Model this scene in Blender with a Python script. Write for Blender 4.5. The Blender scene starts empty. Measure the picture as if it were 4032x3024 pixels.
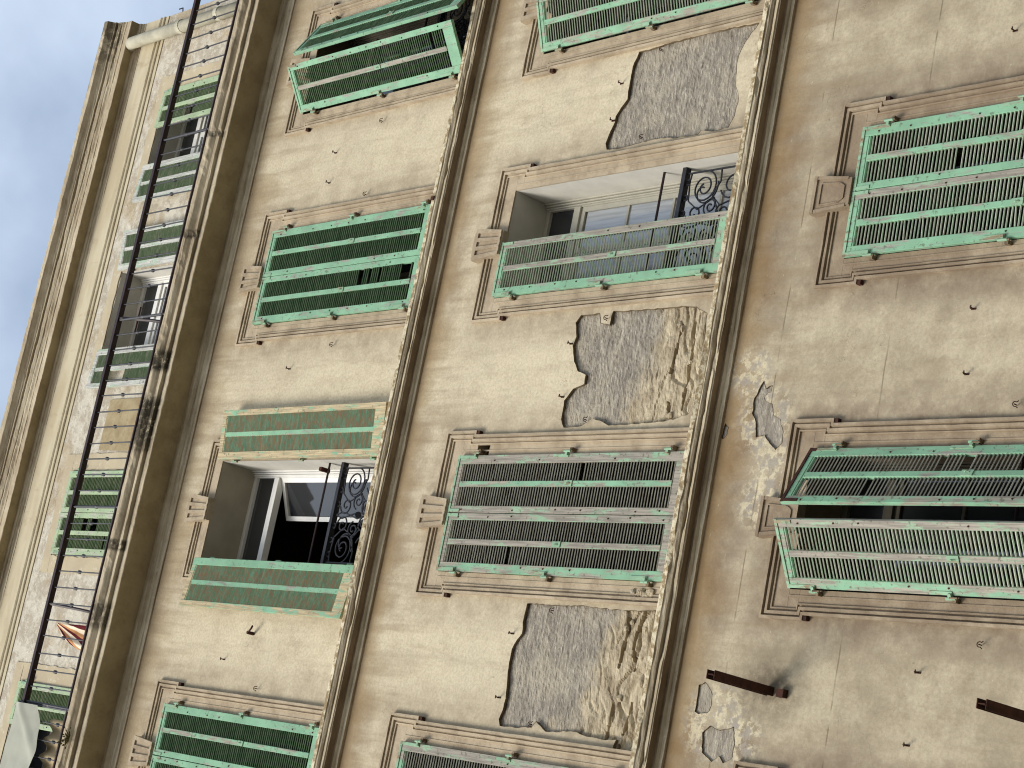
import bpy, bmesh, math, random
from math import sin, cos, pi, radians, sqrt, exp
from mathutils import Vector, Matrix, noise
from mathutils.geometry import delaunay_2d_cdt

random.seed(7)
sc = bpy.context.scene
COL = sc.collection

# ------------------------------------------------------------------ camera
cam_d = bpy.data.cameras.new('camera')
cam = bpy.data.objects.new('camera', cam_d)
COL.objects.link(cam)
sc.camera = cam
cam_d.sensor_fit = 'HORIZONTAL'
cam_d.sensor_width = 36.0
cam_d.lens = 36.0 * 7778.0 / 4032.0
cam_d.clip_start = 0.1
cam_d.clip_end = 3000
R = [[0.19076666, 0.73397559, -0.65183426],
     [-0.95782443, 0.28454466, 0.0400836],
     [0.21489635, 0.61669617, 0.75730139]]
cam.matrix_world = Matrix((
    (R[0][0], -R[1][0], -R[2][0], 0.0),
    (R[0][1], -R[1][1], -R[2][1], -10.0),
    (R[0][2], -R[1][2], -R[2][2], 1.6),
    (0, 0, 0, 1)))

# ------------------------------------------------------------------ world, sun, exposure
SUN_EL, SUN_AZ = radians(35), radians(222)       # azimuth measured clockwise from +Y
world = bpy.data.worlds.new('World')
sc.world = world
world.use_nodes = True
wt = world.node_tree
wt.nodes.clear()
wo = wt.nodes.new('ShaderNodeOutputWorld')
wb = wt.nodes.new('ShaderNodeBackground')
sky = wt.nodes.new('ShaderNodeTexSky')
sky.sky_type = 'NISHITA'
sky.sun_disc = False
sky.sun_elevation = SUN_EL
sky.sun_rotation = SUN_AZ
sky.air_density = 1.0
sky.dust_density = 2.0
tcw = wt.nodes.new('ShaderNodeTexCoord')
mp = wt.nodes.new('ShaderNodeMapping'); mp.inputs['Scale'].default_value = (3.2, 3.2, 5.0)
nz = wt.nodes.new('ShaderNodeTexNoise'); nz.inputs['Scale'].default_value = 1.3
nz.inputs['Detail'].default_value = 6; nz.inputs['Roughness'].default_value = 0.5
cr = wt.nodes.new('ShaderNodeValToRGB')
cr.color_ramp.elements[0].position = 0.36; cr.color_ramp.elements[0].color = (0.30, 0.30, 0.30, 1)
cr.color_ramp.elements[1].position = 0.66; cr.color_ramp.elements[1].color = (0.98, 0.98, 0.98, 1)
mx = wt.nodes.new('ShaderNodeMix'); mx.data_type = 'RGBA'
mx.inputs[7].default_value = (3.6, 4.2, 5.0, 1)     # thin high cloud, in the sky's own units
wt.links.new(tcw.outputs['Generated'], mp.inputs['Vector'])
wt.links.new(mp.outputs['Vector'], nz.inputs['Vector'])
wt.links.new(nz.outputs['Fac'], cr.inputs['Fac'])
wt.links.new(cr.outputs['Color'], mx.inputs[0])
wt.links.new(sky.outputs['Color'], mx.inputs[6])
wt.links.new(mx.outputs[2], wb.inputs['Color'])
wb.inputs['Strength'].default_value = 0.105
wt.links.new(wb.outputs['Background'], wo.inputs['Surface'])

sun_d = bpy.data.lights.new('sun', 'SUN')
sun_d.energy = 1.5
sun_d.angle = radians(24)
sun_d.color = (1.0, 0.965, 0.90)
sun = bpy.data.objects.new('sun', sun_d)
COL.objects.link(sun)
sdir = Vector((sin(SUN_AZ) * cos(SUN_EL), cos(SUN_AZ) * cos(SUN_EL), sin(SUN_EL)))
sun.rotation_euler = sdir.to_track_quat('Z', 'Y').to_euler()
sun.location = (0, -20, 40)

sc.view_settings.view_transform = 'Standard'
sc.view_settings.look = 'None'
sc.view_settings.exposure = 1.08
sc.view_settings.gamma = 1.0
sc.view_settings.use_curve_mapping = False
sc.cycles.filter_width = 1.1
sc.render.resolution_x = 1024
sc.render.resolution_y = 768

# ------------------------------------------------------------------ geometry constants (metres)
COLS = [0.01, 2.385, 4.745, 6.985]        # window axes
HEAD = {1: 10.525, 2: 14.33, 3: 18.0}     # shutter heads
FOOT = {1: 7.85, 2: 11.62, 3: 15.36}
HALF = 0.487
XL, XR = -3.2, 8.43                       # ends of the facade
ATTIC_Y = 0.22
ACOLS = [0.035, 2.378, 4.715, 6.93]
AHALF = 0.47
AHEAD, AFOOT = 21.41, 19.2

# ------------------------------------------------------------------ node helpers
class NT:
    def __init__(s, name):
        s.m = bpy.data.materials.new(name); s.m.use_nodes = True
        s.t = s.m.node_tree; s.t.nodes.clear()
        s.out = s.t.nodes.new('ShaderNodeOutputMaterial')
        s.b = s.t.nodes.new('ShaderNodeBsdfPrincipled')
        s.t.links.new(s.b.outputs[0], s.out.inputs[0])
        g = s.t.nodes.new('ShaderNodeNewGeometry'); s.pos = g.outputs['Position']
        sx = s.t.nodes.new('ShaderNodeSeparateXYZ'); s.t.links.new(s.pos, sx.inputs[0])
        s.x, s.y, s.z = sx.outputs[0], sx.outputs[1], sx.outputs[2]
    def lk(s, a, i):
        if hasattr(a, 'is_linked') or isinstance(a, bpy.types.NodeSocket): s.t.links.new(a, i)
        else: i.default_value = a
    def mapped(s, scale, loc=(0, 0, 0)):
        m = s.t.nodes.new('ShaderNodeMapping'); m.inputs['Scale'].default_value = scale
        m.inputs['Location'].default_value = loc
        s.t.links.new(s.pos, m.inputs[0]); return m.outputs[0]
    def noise(s, scale=1.0, detail=4, rough=0.55, st=(1, 1, 1), loc=(0, 0, 0), dist=0.0):
        n = s.t.nodes.new('ShaderNodeTexNoise'); s.t.links.new(s.mapped(st, loc), n.inputs['Vector'])
        n.inputs['Scale'].default_value = scale; n.inputs['Detail'].default_value = detail
        n.inputs['Roughness'].default_value = rough; n.inputs['Distortion'].default_value = dist
        return n.outputs['Fac']
    def voro(s, scale, st=(1, 1, 1), feature='DISTANCE_TO_EDGE', warp=0.0, loc=(0, 0, 0)):
        v = s.t.nodes.new('ShaderNodeTexVoronoi'); v.feature = feature
        v.inputs['Scale'].default_value = scale
        vec = s.mapped(st, loc)
        if warp:
            n = s.t.nodes.new('ShaderNodeTexNoise'); s.t.links.new(vec, n.inputs['Vector'])
            n.inputs['Scale'].default_value = scale * 2.0; n.inputs['Detail'].default_value = 4
            a = s.t.nodes.new('ShaderNodeVectorMath'); a.operation = 'SCALE'
            s.t.links.new(n.outputs['Color'], a.inputs[0]); a.inputs['Scale'].default_value = warp
            b = s.t.nodes.new('ShaderNodeVectorMath'); b.operation = 'ADD'
            s.t.links.new(vec, b.inputs[0]); s.t.links.new(a.outputs[0], b.inputs[1]); vec = b.outputs[0]
        s.t.links.new(vec, v.inputs['Vector'])
        return v.outputs['Distance']
    def math(s, op, a, b=0.0, c=None, clamp=False):
        n = s.t.nodes.new('ShaderNodeMath'); n.operation = op; n.use_clamp = clamp
        s.lk(a, n.inputs[0]); s.lk(b, n.inputs[1])
        if c is not None: s.lk(c, n.inputs[2])
        return n.outputs[0]
    def ramp(s, a, lo, hi, o0=0.0, o1=1.0, smooth=True):
        n = s.t.nodes.new('ShaderNodeMapRange'); s.lk(a, n.inputs[0])
        n.interpolation_type = 'SMOOTHSTEP' if smooth else 'LINEAR'
        n.inputs[1].default_value = lo; n.inputs[2].default_value = hi
        n.inputs[3].default_value = o0; n.inputs[4].default_value = o1
        return n.outputs[0]
    def mix(s, f, a, b, mode='MIX'):
        n = s.t.nodes.new('ShaderNodeMix'); n.data_type = 'RGBA'; n.blend_type = mode
        s.lk(f, n.inputs[0])
        for v, i in ((a, 6), (b, 7)):
            if isinstance(v, tuple): n.inputs[i].default_value = (v[0], v[1], v[2], 1)
            else: s.t.links.new(v, n.inputs[i])
        return n.outputs[2]
    def bump(s, h, strength=0.3, dist=0.01):
        n = s.t.nodes.new('ShaderNodeBump'); n.inputs['Strength'].default_value = strength
        n.inputs['Distance'].default_value = dist; s.t.links.new(h, n.inputs['Height'])
        s.t.links.new(n.outputs[0], s.b.inputs['Normal'])
    def done(s, col, rough=0.9, spec=0.25, metal=0.0):
        if isinstance(col, tuple): s.b.inputs['Base Color'].default_value = (*col, 1)
        else: s.t.links.new(col, s.b.inputs['Base Color'])
        s.lk(rough, s.b.inputs['Roughness'])
        s.b.inputs['Specular IOR Level'].default_value = spec
        s.b.inputs['Metallic'].default_value = metal
        return s.m

def rgb(r, g, b):
    f = lambda c: (c / 255 / 12.92) if c / 255 <= 0.04045 else ((c / 255 + 0.055) / 1.055) ** 2.4
    return (f(r), f(g), f(b))

def surround_grime(n, scale=0.16):
    """0..1 mask of dirt that gathers on the plaster round the window surrounds"""
    xs = n.math('SUBTRACT', n.x, 2.385 - 1.18)
    xm = n.math('ABSOLUTE', n.math('SUBTRACT', n.math('FLOORED_MODULO', xs, 2.36), 1.18))
    dx = n.math('SUBTRACT', xm, 0.70)
    best = None
    for f, top in ((1, 0.30), (2, 0.26), (3, 0.24)):
        dz = n.math('SUBTRACT', n.z, HEAD[f] + 0.22)
        dz2 = n.math('SUBTRACT', FOOT[f] - 0.4, n.z)
        d = n.math('MAXIMUM', n.math('MAXIMUM', dx, dz), dz2)
        best = d if best is None else n.math('MINIMUM', best, d)
    return n.ramp(best, -0.05, scale * 2.2, 1.0, 0.0)

def cornice_drip(n, z, h):
    """mask of the stain on the plaster just under a cornice whose underside is at z"""
    w = n.noise(3.0, 3, 0.6, st=(1, 1, 0.15))
    hh = n.math('MULTIPLY', n.ramp(w, 0.3, 0.75, 0.25, 1.0), h)
    d = n.math('SUBTRACT', z, n.z)
    inside = n.ramp(d, -0.02, 0.0, 0.0, 1.0)
    fall = n.math('SUBTRACT', 1.0, n.math('DIVIDE', d, hh), clamp=True)
    return n.math('MULTIPLY', inside, fall)

# ------------------------------------------------------------------ materials
def mat_plaster(name, ca, cb, dirt=1.0, rows=True):
    n = NT(name)
    big = n.noise(0.8, 5, 0.62, loc=(3, 0, 1))
    mid = n.noise(3.4, 6, 0.65, st=(1, 1, 0.7))
    fine = n.noise(38, 4, 0.7)
    c = n.mix(n.ramp(big, 0.34, 0.66), ca, cb)
    c = n.mix(n.ramp(mid, 0.44, 0.72, 0, 0.38), c, rgb(170, 154, 126))
    c = n.mix(n.ramp(n.noise(6.5, 7, 0.75, st=(1, 1, 0.8), loc=(7, 1, 6)), 0.47, 0.68, 0, 0.28), c, rgb(150, 135, 110))
    c = n.mix(n.ramp(n.noise(1.9, 5, 0.6, loc=(9, 2, 4)), 0.5, 0.8, 0, 0.5), c, rgb(196, 184, 158))
    streak = n.noise(7.0, 5, 0.6, st=(1, 1, 0.12))
    c = n.mix(n.math('MULTIPLY', n.ramp(streak, 0.47, 0.72), 0.26 * dirt), c, rgb(132, 116, 92))
    # lower storey is dirtier: its rain-washed band sits over the street
    low = n.ramp(n.z, 12.0, 11.2)
    c = n.mix(n.math('MULTIPLY', low, n.ramp(n.noise(1.6, 6, 0.7, loc=(1, 7, 2)), 0.30, 0.66, 0.12, 0.58)), c, rgb(118, 104, 84))
    if rows:
        g = n.math('MULTIPLY', surround_grime(n), n.ramp(n.noise(5.0, 5, 0.65, loc=(5, 5, 5)), 0.28, 0.68, 0.25, 0.9))
        c = n.mix(n.math('MULTIPLY', g, n.ramp(n.z, 12.2, 11.2, 0.6, 1.0)), c, rgb(118, 101, 84))
        for z, h, k in ((18.72, 0.85, 0.75), (15.13, 0.55, 0.8), (11.42, 0.6, 0.8)):
            d = cornice_drip(n, z, h)
            c = n.mix(n.math('MULTIPLY', d, k), c, rgb(138, 108, 66))
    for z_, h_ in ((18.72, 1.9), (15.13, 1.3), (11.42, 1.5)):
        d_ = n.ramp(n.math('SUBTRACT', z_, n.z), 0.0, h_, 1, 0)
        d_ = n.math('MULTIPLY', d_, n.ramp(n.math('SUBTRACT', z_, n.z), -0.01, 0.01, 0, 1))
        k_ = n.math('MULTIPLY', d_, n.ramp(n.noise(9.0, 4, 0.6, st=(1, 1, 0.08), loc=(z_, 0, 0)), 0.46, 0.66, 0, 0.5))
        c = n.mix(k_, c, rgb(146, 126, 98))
    # soot and damp round the old beam socket
    bx_ = n.math('SQRT', n.math('ADD', n.math('POWER', n.math('SUBTRACT', n.x, 1.22), 2.0), n.math('POWER', n.math('MULTIPLY', n.math('SUBTRACT', n.z, 10.58), 0.8), 2.0)))
    c = n.mix(n.math('MULTIPLY', n.ramp(bx_, 0.05, 0.38, 1, 0), n.ramp(n.noise(6, 5, 0.7, loc=(3, 9, 3)), 0.32, 0.62, 0.15, 0.85)), c, rgb(86, 76, 62))
    # limewash remains showing round the peeled spots
    for px_, pz_, pr_ in ((3.10, 11.02, 0.34), (0.95, 11.02, 0.36), (2.70, 10.80, 0.36), (3.45, 11.22, 0.26), (2.50, 10.95, 0.26), (0.85, 10.75, 0.25)):
        dd = n.math('SQRT', n.math('ADD', n.math('POWER', n.math('SUBTRACT', n.x, px_), 2.0), n.math('POWER', n.math('SUBTRACT', n.z, pz_), 2.0)))
        k_ = n.math('MULTIPLY', n.ramp(dd, 0.45 * pr_, pr_, 1, 0), n.ramp(n.noise(9, 6, 0.72, loc=(px_, 2, 2)), 0.46, 0.50))
        c = n.mix(n.math('MULTIPLY', k_, 0.75), c, n.mix(n.ramp(n.noise(12, 3, 0.6), 0.45, 0.55), rgb(212, 200, 168), rgb(162, 154, 142)))
    # pale scuffs and dark specks
    c = n.mix(n.ramp(n.noise(14, 3, 0.6, st=(1, 1, 2.4), loc=(2, 2, 8)), 0.68, 0.74, 0, 0.45), c, rgb(214, 204, 180))
    c = n.mix(n.ramp(n.noise(20, 2, 0.5, loc=(4, 1, 8)), 0.72, 0.78, 0, 0.4), c, rgb(96, 84, 68))
    c = n.mix(n.ramp(fine, 0.35, 0.7, 0.0, 0.30), c, rgb(128, 114, 90))
    # hair cracks
    ck = n.math('MULTIPLY', n.ramp(n.voro(1.5, warp=0.9), 0.0, 0.004, 1, 0), n.ramp(n.noise(1.2, 3, 0.5, loc=(6, 6, 1)), 0.52, 0.60))
    c = n.mix(n.math('MULTIPLY', ck, 0.28), c, rgb(96, 80, 60))
    # day joints of the render, long straight lines on the lower wall
    wob = n.math('MULTIPLY', n.math('SUBTRACT', n.noise(0.9, 3, 0.5), 0.5), 0.05)
    for zz in (10.99, 10.02):
        ln = n.ramp(n.math('ABSOLUTE', n.math('SUBTRACT', n.math('ADD', n.z, wob), zz)), 0.002, 0.009, 1, 0)
        ln = n.math('MULTIPLY', ln, n.ramp(n.noise(2.2, 3, 0.6, loc=(zz, 0, 0)), 0.45, 0.55, 0.0, 0.55))
        c = n.mix(ln, c, rgb(92, 78, 60))
    h = n.math('ADD', n.math('MULTIPLY', fine, 0.35), n.math('ADD', n.math('MULTIPLY', mid, 1.2), n.math('MULTIPLY', ck, -0.7)))
    n.bump(h, 0.30, 0.02)
    return n.done(c, 0.93, 0.2)

M = {}
M['plaster'] = mat_plaster('painted_plaster', rgb(214, 201, 171), rgb(204, 191, 163))

def mat_moulding(name, ca, cb, dark, amount=0.5, st=(1, 1, 1), scale=5):
    n = NT(name)
    c = n.mix(n.ramp(n.noise(2.5, 5, 0.6), 0.35, 0.65), ca, cb)
    s = n.noise(scale, 6, 0.7, st=st)
    c = n.mix(n.ramp(s, 0.44, 0.70, 0, amount), c, dark)
    c = n.mix(n.ramp(n.noise(1.1, 4, 0.6, st=(1, 1, 1), loc=(4, 0, 2)), 0.40, 0.70, 0, amount * 0.45), c, dark)
    s2 = n.noise(26, 4, 0.7, st=(1, 1, 1))
    c = n.mix(n.ramp(s2, 0.58, 0.76, 0, 0.4), c, dark)
    c = n.mix(n.ramp(n.noise(17, 4, 0.7, loc=(5, 5, 1)), 0.62, 0.72, 0, 0.35), c, tuple(min(1, v * 1.25) for v in ca))
    # joints between the cast lengths
    n.bump(n.math('ADD', s, s2), 0.4, 0.012)
    return n, c
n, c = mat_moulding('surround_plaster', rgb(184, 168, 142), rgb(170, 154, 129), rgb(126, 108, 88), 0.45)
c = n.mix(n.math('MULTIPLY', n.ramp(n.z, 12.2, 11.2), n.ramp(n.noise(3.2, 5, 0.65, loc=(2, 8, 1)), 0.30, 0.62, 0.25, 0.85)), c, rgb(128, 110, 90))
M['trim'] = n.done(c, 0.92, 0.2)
n, c = mat_moulding('cornice_plaster', rgb(204, 190, 162), rgb(180, 164, 136), rgb(96, 80, 60), 0.6, st=(0.18, 3.0, 5.0), scale=5)
# black mould growing where water spills off the balcony edge
for gx, gw, k in ((3.84, 0.10, 1.0), (3.23, 0.22, 1.0), (2.96, 0.07, 0.7), (1.93, 0.05, 0.9), (1.22, 0.12, 0.8), (5.2, 0.04, 0.7), (6.3, 0.03, 0.6)):
    dx = n.math('DIVIDE', n.math('ABSOLUTE', n.math('SUBTRACT', n.x, gx)), gw)
    g = n.math('MULTIPLY', n.ramp(dx, 0.7, 1.5, 1, 0), n.ramp(n.z, 18.86, 18.93))
    g = n.math('MULTIPLY', g, n.ramp(n.z, 19.4, 19.5, 1, 0))
    g = n.math('MULTIPLY', g, n.ramp(n.noise(13, 5, 0.7, loc=(gx, 0, 0)), 0.34, 0.50, 0, 0.85 * k))
    c = n.mix(g, c, rgb(34, 31, 22))
M['cornice'] = n.done(c, 0.92, 0.2)
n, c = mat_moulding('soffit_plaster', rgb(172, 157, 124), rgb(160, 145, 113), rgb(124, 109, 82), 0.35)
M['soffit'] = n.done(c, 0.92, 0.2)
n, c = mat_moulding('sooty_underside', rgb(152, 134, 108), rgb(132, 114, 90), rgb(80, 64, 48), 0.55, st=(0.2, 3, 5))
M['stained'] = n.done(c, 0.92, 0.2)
n = NT('pale_broken_edge')
c = n.mix(n.ramp(n.noise(14, 5, 0.7), 0.42, 0.58), rgb(214, 202, 172), rgb(150, 130, 98))
n.bump(n.noise(30, 4, 0.7), 0.6, 0.01)
M['pale_edge'] = n.done(c, 0.95, 0.15)
n, c = mat_moulding('crown_plaster', rgb(206, 192, 164), rgb(186, 169, 140), rgb(112, 92, 70), 0.6, st=(0.15, 2.5, 4.0), scale=5)
g = n.math('MULTIPLY', n.ramp(n.x, 7.6, 8.15), n.ramp(n.noise(9, 5, 0.7), 0.40, 0.55))
g = n.math('MULTIPLY', g, n.ramp(n.z, 22.52, 22.56, 0, 0.65))
c = n.mix(g, c, rgb(58, 52, 40))
M['crown'] = n.done(c, 0.92, 0.2)

n = NT('attic_render')
m1 = n.noise(4.2, 7, 0.72); m2 = n.noise(13, 6, 0.75, loc=(3, 3, 3))
c = n.mix(n.ramp(m1, 0.42, 0.56), rgb(204, 196, 178), rgb(178, 167, 148))
c = n.mix(n.ramp(m2, 0.52, 0.60, 0, 0.6), c, rgb(216, 208, 190))
c = n.mix(n.ramp(n.noise(2.0, 5, 0.6, loc=(8, 1, 1)), 0.52, 0.68, 0, 0.55), c, rgb(168, 146, 108))
c = n.mix(n.math('MULTIPLY', n.ramp(n.voro(5, warp=0.8), 0.0, 0.02, 1, 0), n.ramp(n.noise(3, 3, 0.5, loc=(1, 1, 9)), 0.48, 0.6, 0, 0.55)), c, rgb(110, 98, 82))
n.bump(n.math('ADD', m1, n.math('MULTIPLY', m2, 0.5)), 0.7, 0.03)
M['attic'] = n.done(c, 0.95, 0.15)
n = NT('attic_smooth_band')
c = n.mix(n.ramp(n.noise(3, 5, 0.6), 0.35, 0.65), rgb(192, 178, 148), rgb(182, 167, 140))
c = n.mix(n.ramp(n.noise(11, 5, 0.7), 0.58, 0.66, 0, 0.7), c, rgb(206, 198, 178))
n.bump(n.noise(20, 4, 0.6), 0.25, 0.01)
M['band'] = n.done(c, 0.93, 0.15)
n = NT('frieze_plaster')
c = n.mix(n.ramp(n.noise(2, 5, 0.6, st=(0.5, 1, 2)), 0.35, 0.65), rgb(202, 190, 162), rgb(184, 170, 140))
c = n.mix(n.ramp(n.noise(5, 5, 0.7, st=(1, 1, 0.3)), 0.55, 0.72, 0, 0.4), c, rgb(146, 124, 92))
n.bump(n.noise(22, 4, 0.6), 0.2, 0.01)
M['frieze'] = n.done(c, 0.93, 0.15)
n = NT('patching_mortar')
c = n.mix(n.ramp(n.noise(5, 5, 0.6), 0.35, 0.65), rgb(172, 156, 122), rgb(150, 132, 100))
c = n.mix(n.ramp(n.noise(16, 5, 0.6), 0.5, 0.7, 0, 0.4), c, rgb(134, 116, 84))
n.bump(n.noise(25, 4, 0.6), 0.3, 0.01)
M['patch'] = n.done(c, 0.93, 0.15)

def mat_masonry():
    n = NT('exposed_undercoat')
    a = n.noise(9, 6, 0.7, st=(0.55, 1, 1.5), dist=0.6); b = n.noise(34, 4, 0.7, st=(0.5, 1, 1.6))
    c = n.mix(n.ramp(a, 0.36, 0.64), rgb(134, 126, 114), rgb(160, 151, 136))
    c = n.mix(n.ramp(b, 0.54, 0.66, 0, 0.7), c, rgb(198, 188, 168))
    c = n.mix(n.ramp(b, 0.44, 0.30, 0, 0.7), c, rgb(118, 106, 90))
    c = n.mix(n.ramp(n.noise(3, 4, 0.6, loc=(0, 4, 4)), 0.45, 0.7, 0, 0.4), c, rgb(190, 178, 154))
    # ochre stone shows at the foot of the bare patches
    zz = n.math('ADD', n.z, n.math('MULTIPLY', n.math('SUBTRACT', n.noise(2.6, 5, 0.65, loc=(2, 0, 5)), 0.5), 1.1))
    xp = n.math('ADD', n.x, n.math('MULTIPLY', n.math('LESS_THAN', n.x, 2.4), 2.36))
    zz = n.math('ADD', zz, n.math('MULTIPLY', n.math('SUBTRACT', xp, 3.55), 0.38))
    lo = n.math('MULTIPLY', n.ramp(zz, 12.52, 12.20), n.ramp(n.x, 4.6, 4.2))
    lo = n.math('MULTIPLY', lo, n.ramp(n.z, 11.5, 11.6))
    st = n.mix(n.ramp(n.noise(6, 6, 0.7, loc=(7, 7, 7)), 0.38, 0.62), rgb(190, 176, 148), rgb(160, 145, 120))
    st = n.mix(n.ramp(n.noise(12, 5, 0.7, st=(0.4, 1, 1.6), loc=(1, 3, 7)), 0.57, 0.66, 0, 0.75), st, rgb(110, 92, 70))
    c = n.mix(lo, c, st)
    n.bump(n.math('ADD', a, n.math('MULTIPLY', b, 0.7)), 0.6, 0.03)
    return n.done(c, 0.95, 0.12)
M['masonry'] = mat_masonry()

def mat_paint(name, green, wood, lo, hi, dirt=rgb(84, 84, 66)):
    n = NT(name)
    g = n.noise(11, 5, 0.68, st=(1.6, 1.6, 0.35))
    grain = n.noise(60, 4, 0.6, st=(1.2, 1.2, 0.06))
    w = n.mix(n.ramp(grain, 0.35, 0.65), wood, tuple(v * 0.62 for v in wood))
    p = n.mix(n.ramp(n.noise(4, 4, 0.6), 0.3, 0.7), green, tuple(v * 0.78 for v in green))
    k = n.ramp(g, lo, hi)
    c = n.mix(k, p, w)
    c = n.mix(n.ramp(n.noise(30, 3, 0.6, loc=(3, 1, 1)), 0.60, 0.68, 0, 0.65), c, dirt)
    n.bump(n.math('ADD', n.math('MULTIPLY', k, -0.5), n.math('MULTIPLY', grain, 0.4)), 0.35, 0.004)
    return n.done(c, 0.75, 0.3)
MINT = rgb(136, 180, 146)
GREY = rgb(160, 154, 142)
M['mint'] = mat_paint('mint_paint', MINT, GREY, 0.52, 0.66)
M['mint_worn'] = mat_paint('mint_paint_worn', MINT, rgb(164, 156, 140), 0.43, 0.60)
M['mint_bare'] = mat_paint('weathered_wood', rgb(150, 180, 148), rgb(160, 152, 138), 0.36, 0.48)
M['mint_cream'] = mat_paint('peeling_cream_wood', MINT, rgb(196, 178, 140), 0.38, 0.50)
M['attic_paint'] = mat_paint('attic_shutter_paint', rgb(170, 190, 150), rgb(192, 190, 174), 0.48, 0.64)
M['attic_white'] = mat_paint('attic_shutter_whitewash', rgb(168, 190, 164), rgb(202, 200, 190), 0.34, 0.50)
M['iron_mint'] = mat_paint('painted_iron', rgb(146, 180, 148), rgb(150, 136, 108), 0.50, 0.62)

def mat_slat(name, a, b, cc, f=0.5):
    n = NT(name)
    per = n.noise(6.0, 3, 0.9, st=(1.2, 1.2, 5.0)); gr = n.noise(18, 5, 0.7, st=(0.5, 0.5, 6))
    c = n.mix(n.ramp(per, 0.38, 0.62), a, b)
    c = n.mix(n.ramp(gr, 0.62 - 0.16 * f, 0.72 - 0.12 * f, 0, 0.9), c, cc)
    return n.done(c, 0.8, 0.25)
M['slat'] = mat_slat('slat_paint', rgb(164, 186, 158), rgb(190, 190, 172), rgb(140, 124, 106))
M['slat_dark'] = mat_slat('slat_deep_green', rgb(94, 122, 92), rgb(128, 150, 118), rgb(136, 124, 100), 0.3)
M['slat_brown'] = mat_slat('slat_peeled_brown', rgb(128, 172, 138), rgb(156, 200, 166), rgb(190, 150, 120), 1.15)
M['slat_grey'] = mat_slat('slat_grey', rgb(186, 186, 172), rgb(168, 164, 150), rgb(138, 128, 112))
M['slat_attic'] = mat_slat('slat_attic_green', rgb(112, 136, 100), rgb(138, 154, 120), rgb(176, 176, 152), 0.8)

def simple(name, col, rough=0.8, spec=0.3, metal=0.0, var=0.25, scale=12):
    n = NT(name)
    c = n.mix(n.ramp(n.noise(scale, 4, 0.6), 0.3, 0.7), col, tuple(v * (1 - var) for v in col))
    return n.done(c, rough, spec, metal)
M['rust'] = simple('rusty_iron', rgb(72, 40, 28), 0.85, 0.3, 0.0, 0.6, 16)
M['pin'] = simple('limewashed_iron', rgb(140, 120, 94), 0.85, 0.3, 0.0, 0.65, 22)
M['rail_iron'] = simple('dark_maroon_iron', rgb(48, 24, 24), 0.55, 0.4, 0.0, 0.5, 14)
M['iron'] = simple('wrought_iron', rgb(34, 34, 40), 0.5, 0.4, 0.0, 0.4, 20)
M['frame'] = simple('window_frame_paint', rgb(188, 184, 168), 0.6, 0.35, 0.0, 0.14, 6)
M['white_frame'] = simple('white_sash_paint', rgb(232, 230, 224), 0.45, 0.4, 0.0, 0.08, 6)
M['reveal'] = simple('reveal_paint', rgb(176, 168, 148), 0.9, 0.2, 0.0, 0.18, 3)
M['reveal_white'] = simple('reveal_white_paint', rgb(204, 200, 188), 0.9, 0.2, 0.0, 0.14, 4)
M['dark_frame'] = simple('shade_toned_frame', rgb(104, 98, 84), 0.7, 0.3, 0.0, 0.3, 8)  # frame colour darkened to hold the shade behind closed shutters
M['reveal_dark'] = simple('shade_toned_reveal', rgb(122, 108, 88), 0.9, 0.2, 0.0, 0.3, 5)  # darker copy of the reveal paint, shade behind shutters put into its colour
M['room'] = simple('room_wall', rgb(92, 76, 66), 0.95, 0.1, 0.0, 0.3, 2)
M['curtain'] = simple('white_curtain', rgb(226, 226, 222), 0.9, 0.1, 0.0, 0.1, 3)
M['pipe'] = simple('pale_pipe', rgb(194, 188, 166), 0.8, 0.25, 0.0, 0.28, 6)
M['canvas'] = simple('grey_canvas', rgb(174, 174, 158), 0.9, 0.15, 0.0, 0.16, 3)
M['beige_cloth'] = simple('beige_cloth', rgb(178, 160, 126), 0.9, 0.15, 0.0, 0.25, 3)
M['ground'] = simple('street_asphalt', rgb(96, 92, 86), 0.9, 0.2, 0.0, 0.25, 2)
M['leaf'] = simple('weed_leaf', rgb(90, 86, 40), 0.8, 0.2, 0.0, 0.4, 30)
M['roof'] = simple('roof_screed', rgb(150, 140, 122), 0.9, 0.2, 0.0, 0.25, 2)

n = NT('window_glass')
n.b.inputs['Coat Weight'].default_value = 0.45
n.b.inputs['Coat Roughness'].default_value = 0.05
n.b.inputs['Coat IOR'].default_value = 1.75
n.bump(n.noise(1.6, 2, 0.5), 0.05, 0.02)
M['glass_dark'] = n.done((0.03, 0.032, 0.036), 0.05, 0.5)
n = NT('window_glass_over_curtain')
n.b.inputs['Coat Weight'].default_value = 1.0
n.b.inputs['Coat Roughness'].default_value = 0.02
n.b.inputs['Coat IOR'].default_value = 1.6
cc = n.mix(n.ramp(n.noise(5, 3, 0.5, st=(6, 1, 0.3)), 0.4, 0.6), rgb(190, 194, 198), rgb(168, 172, 178))
n.bump(n.noise(1.6, 2, 0.5), 0.05, 0.02)
M['glass_pale'] = n.done(cc, 0.25, 0.5)

# striped towel
n = NT('striped_towel')
rad = n.math('DIVIDE', n.math('SUBTRACT', 1.14, n.x), n.math('SUBTRACT', 20.06, n.z))
rad = n.math('ADD', rad, n.math('MULTIPLY', n.noise(5, 2, 0.5), 0.04))
ph = n.math('FRACT', n.math('MULTIPLY', rad, 5.2))
c = n.mix(n.ramp(ph, 0.30, 0.34, smooth=False), rgb(196, 142, 96), rgb(92, 30, 34))
c = n.mix(n.ramp(ph, 0.62, 0.66, smooth=False), c, rgb(232, 216, 190))
M['towel'] = n.done(c, 0.9, 0.1)

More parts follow.
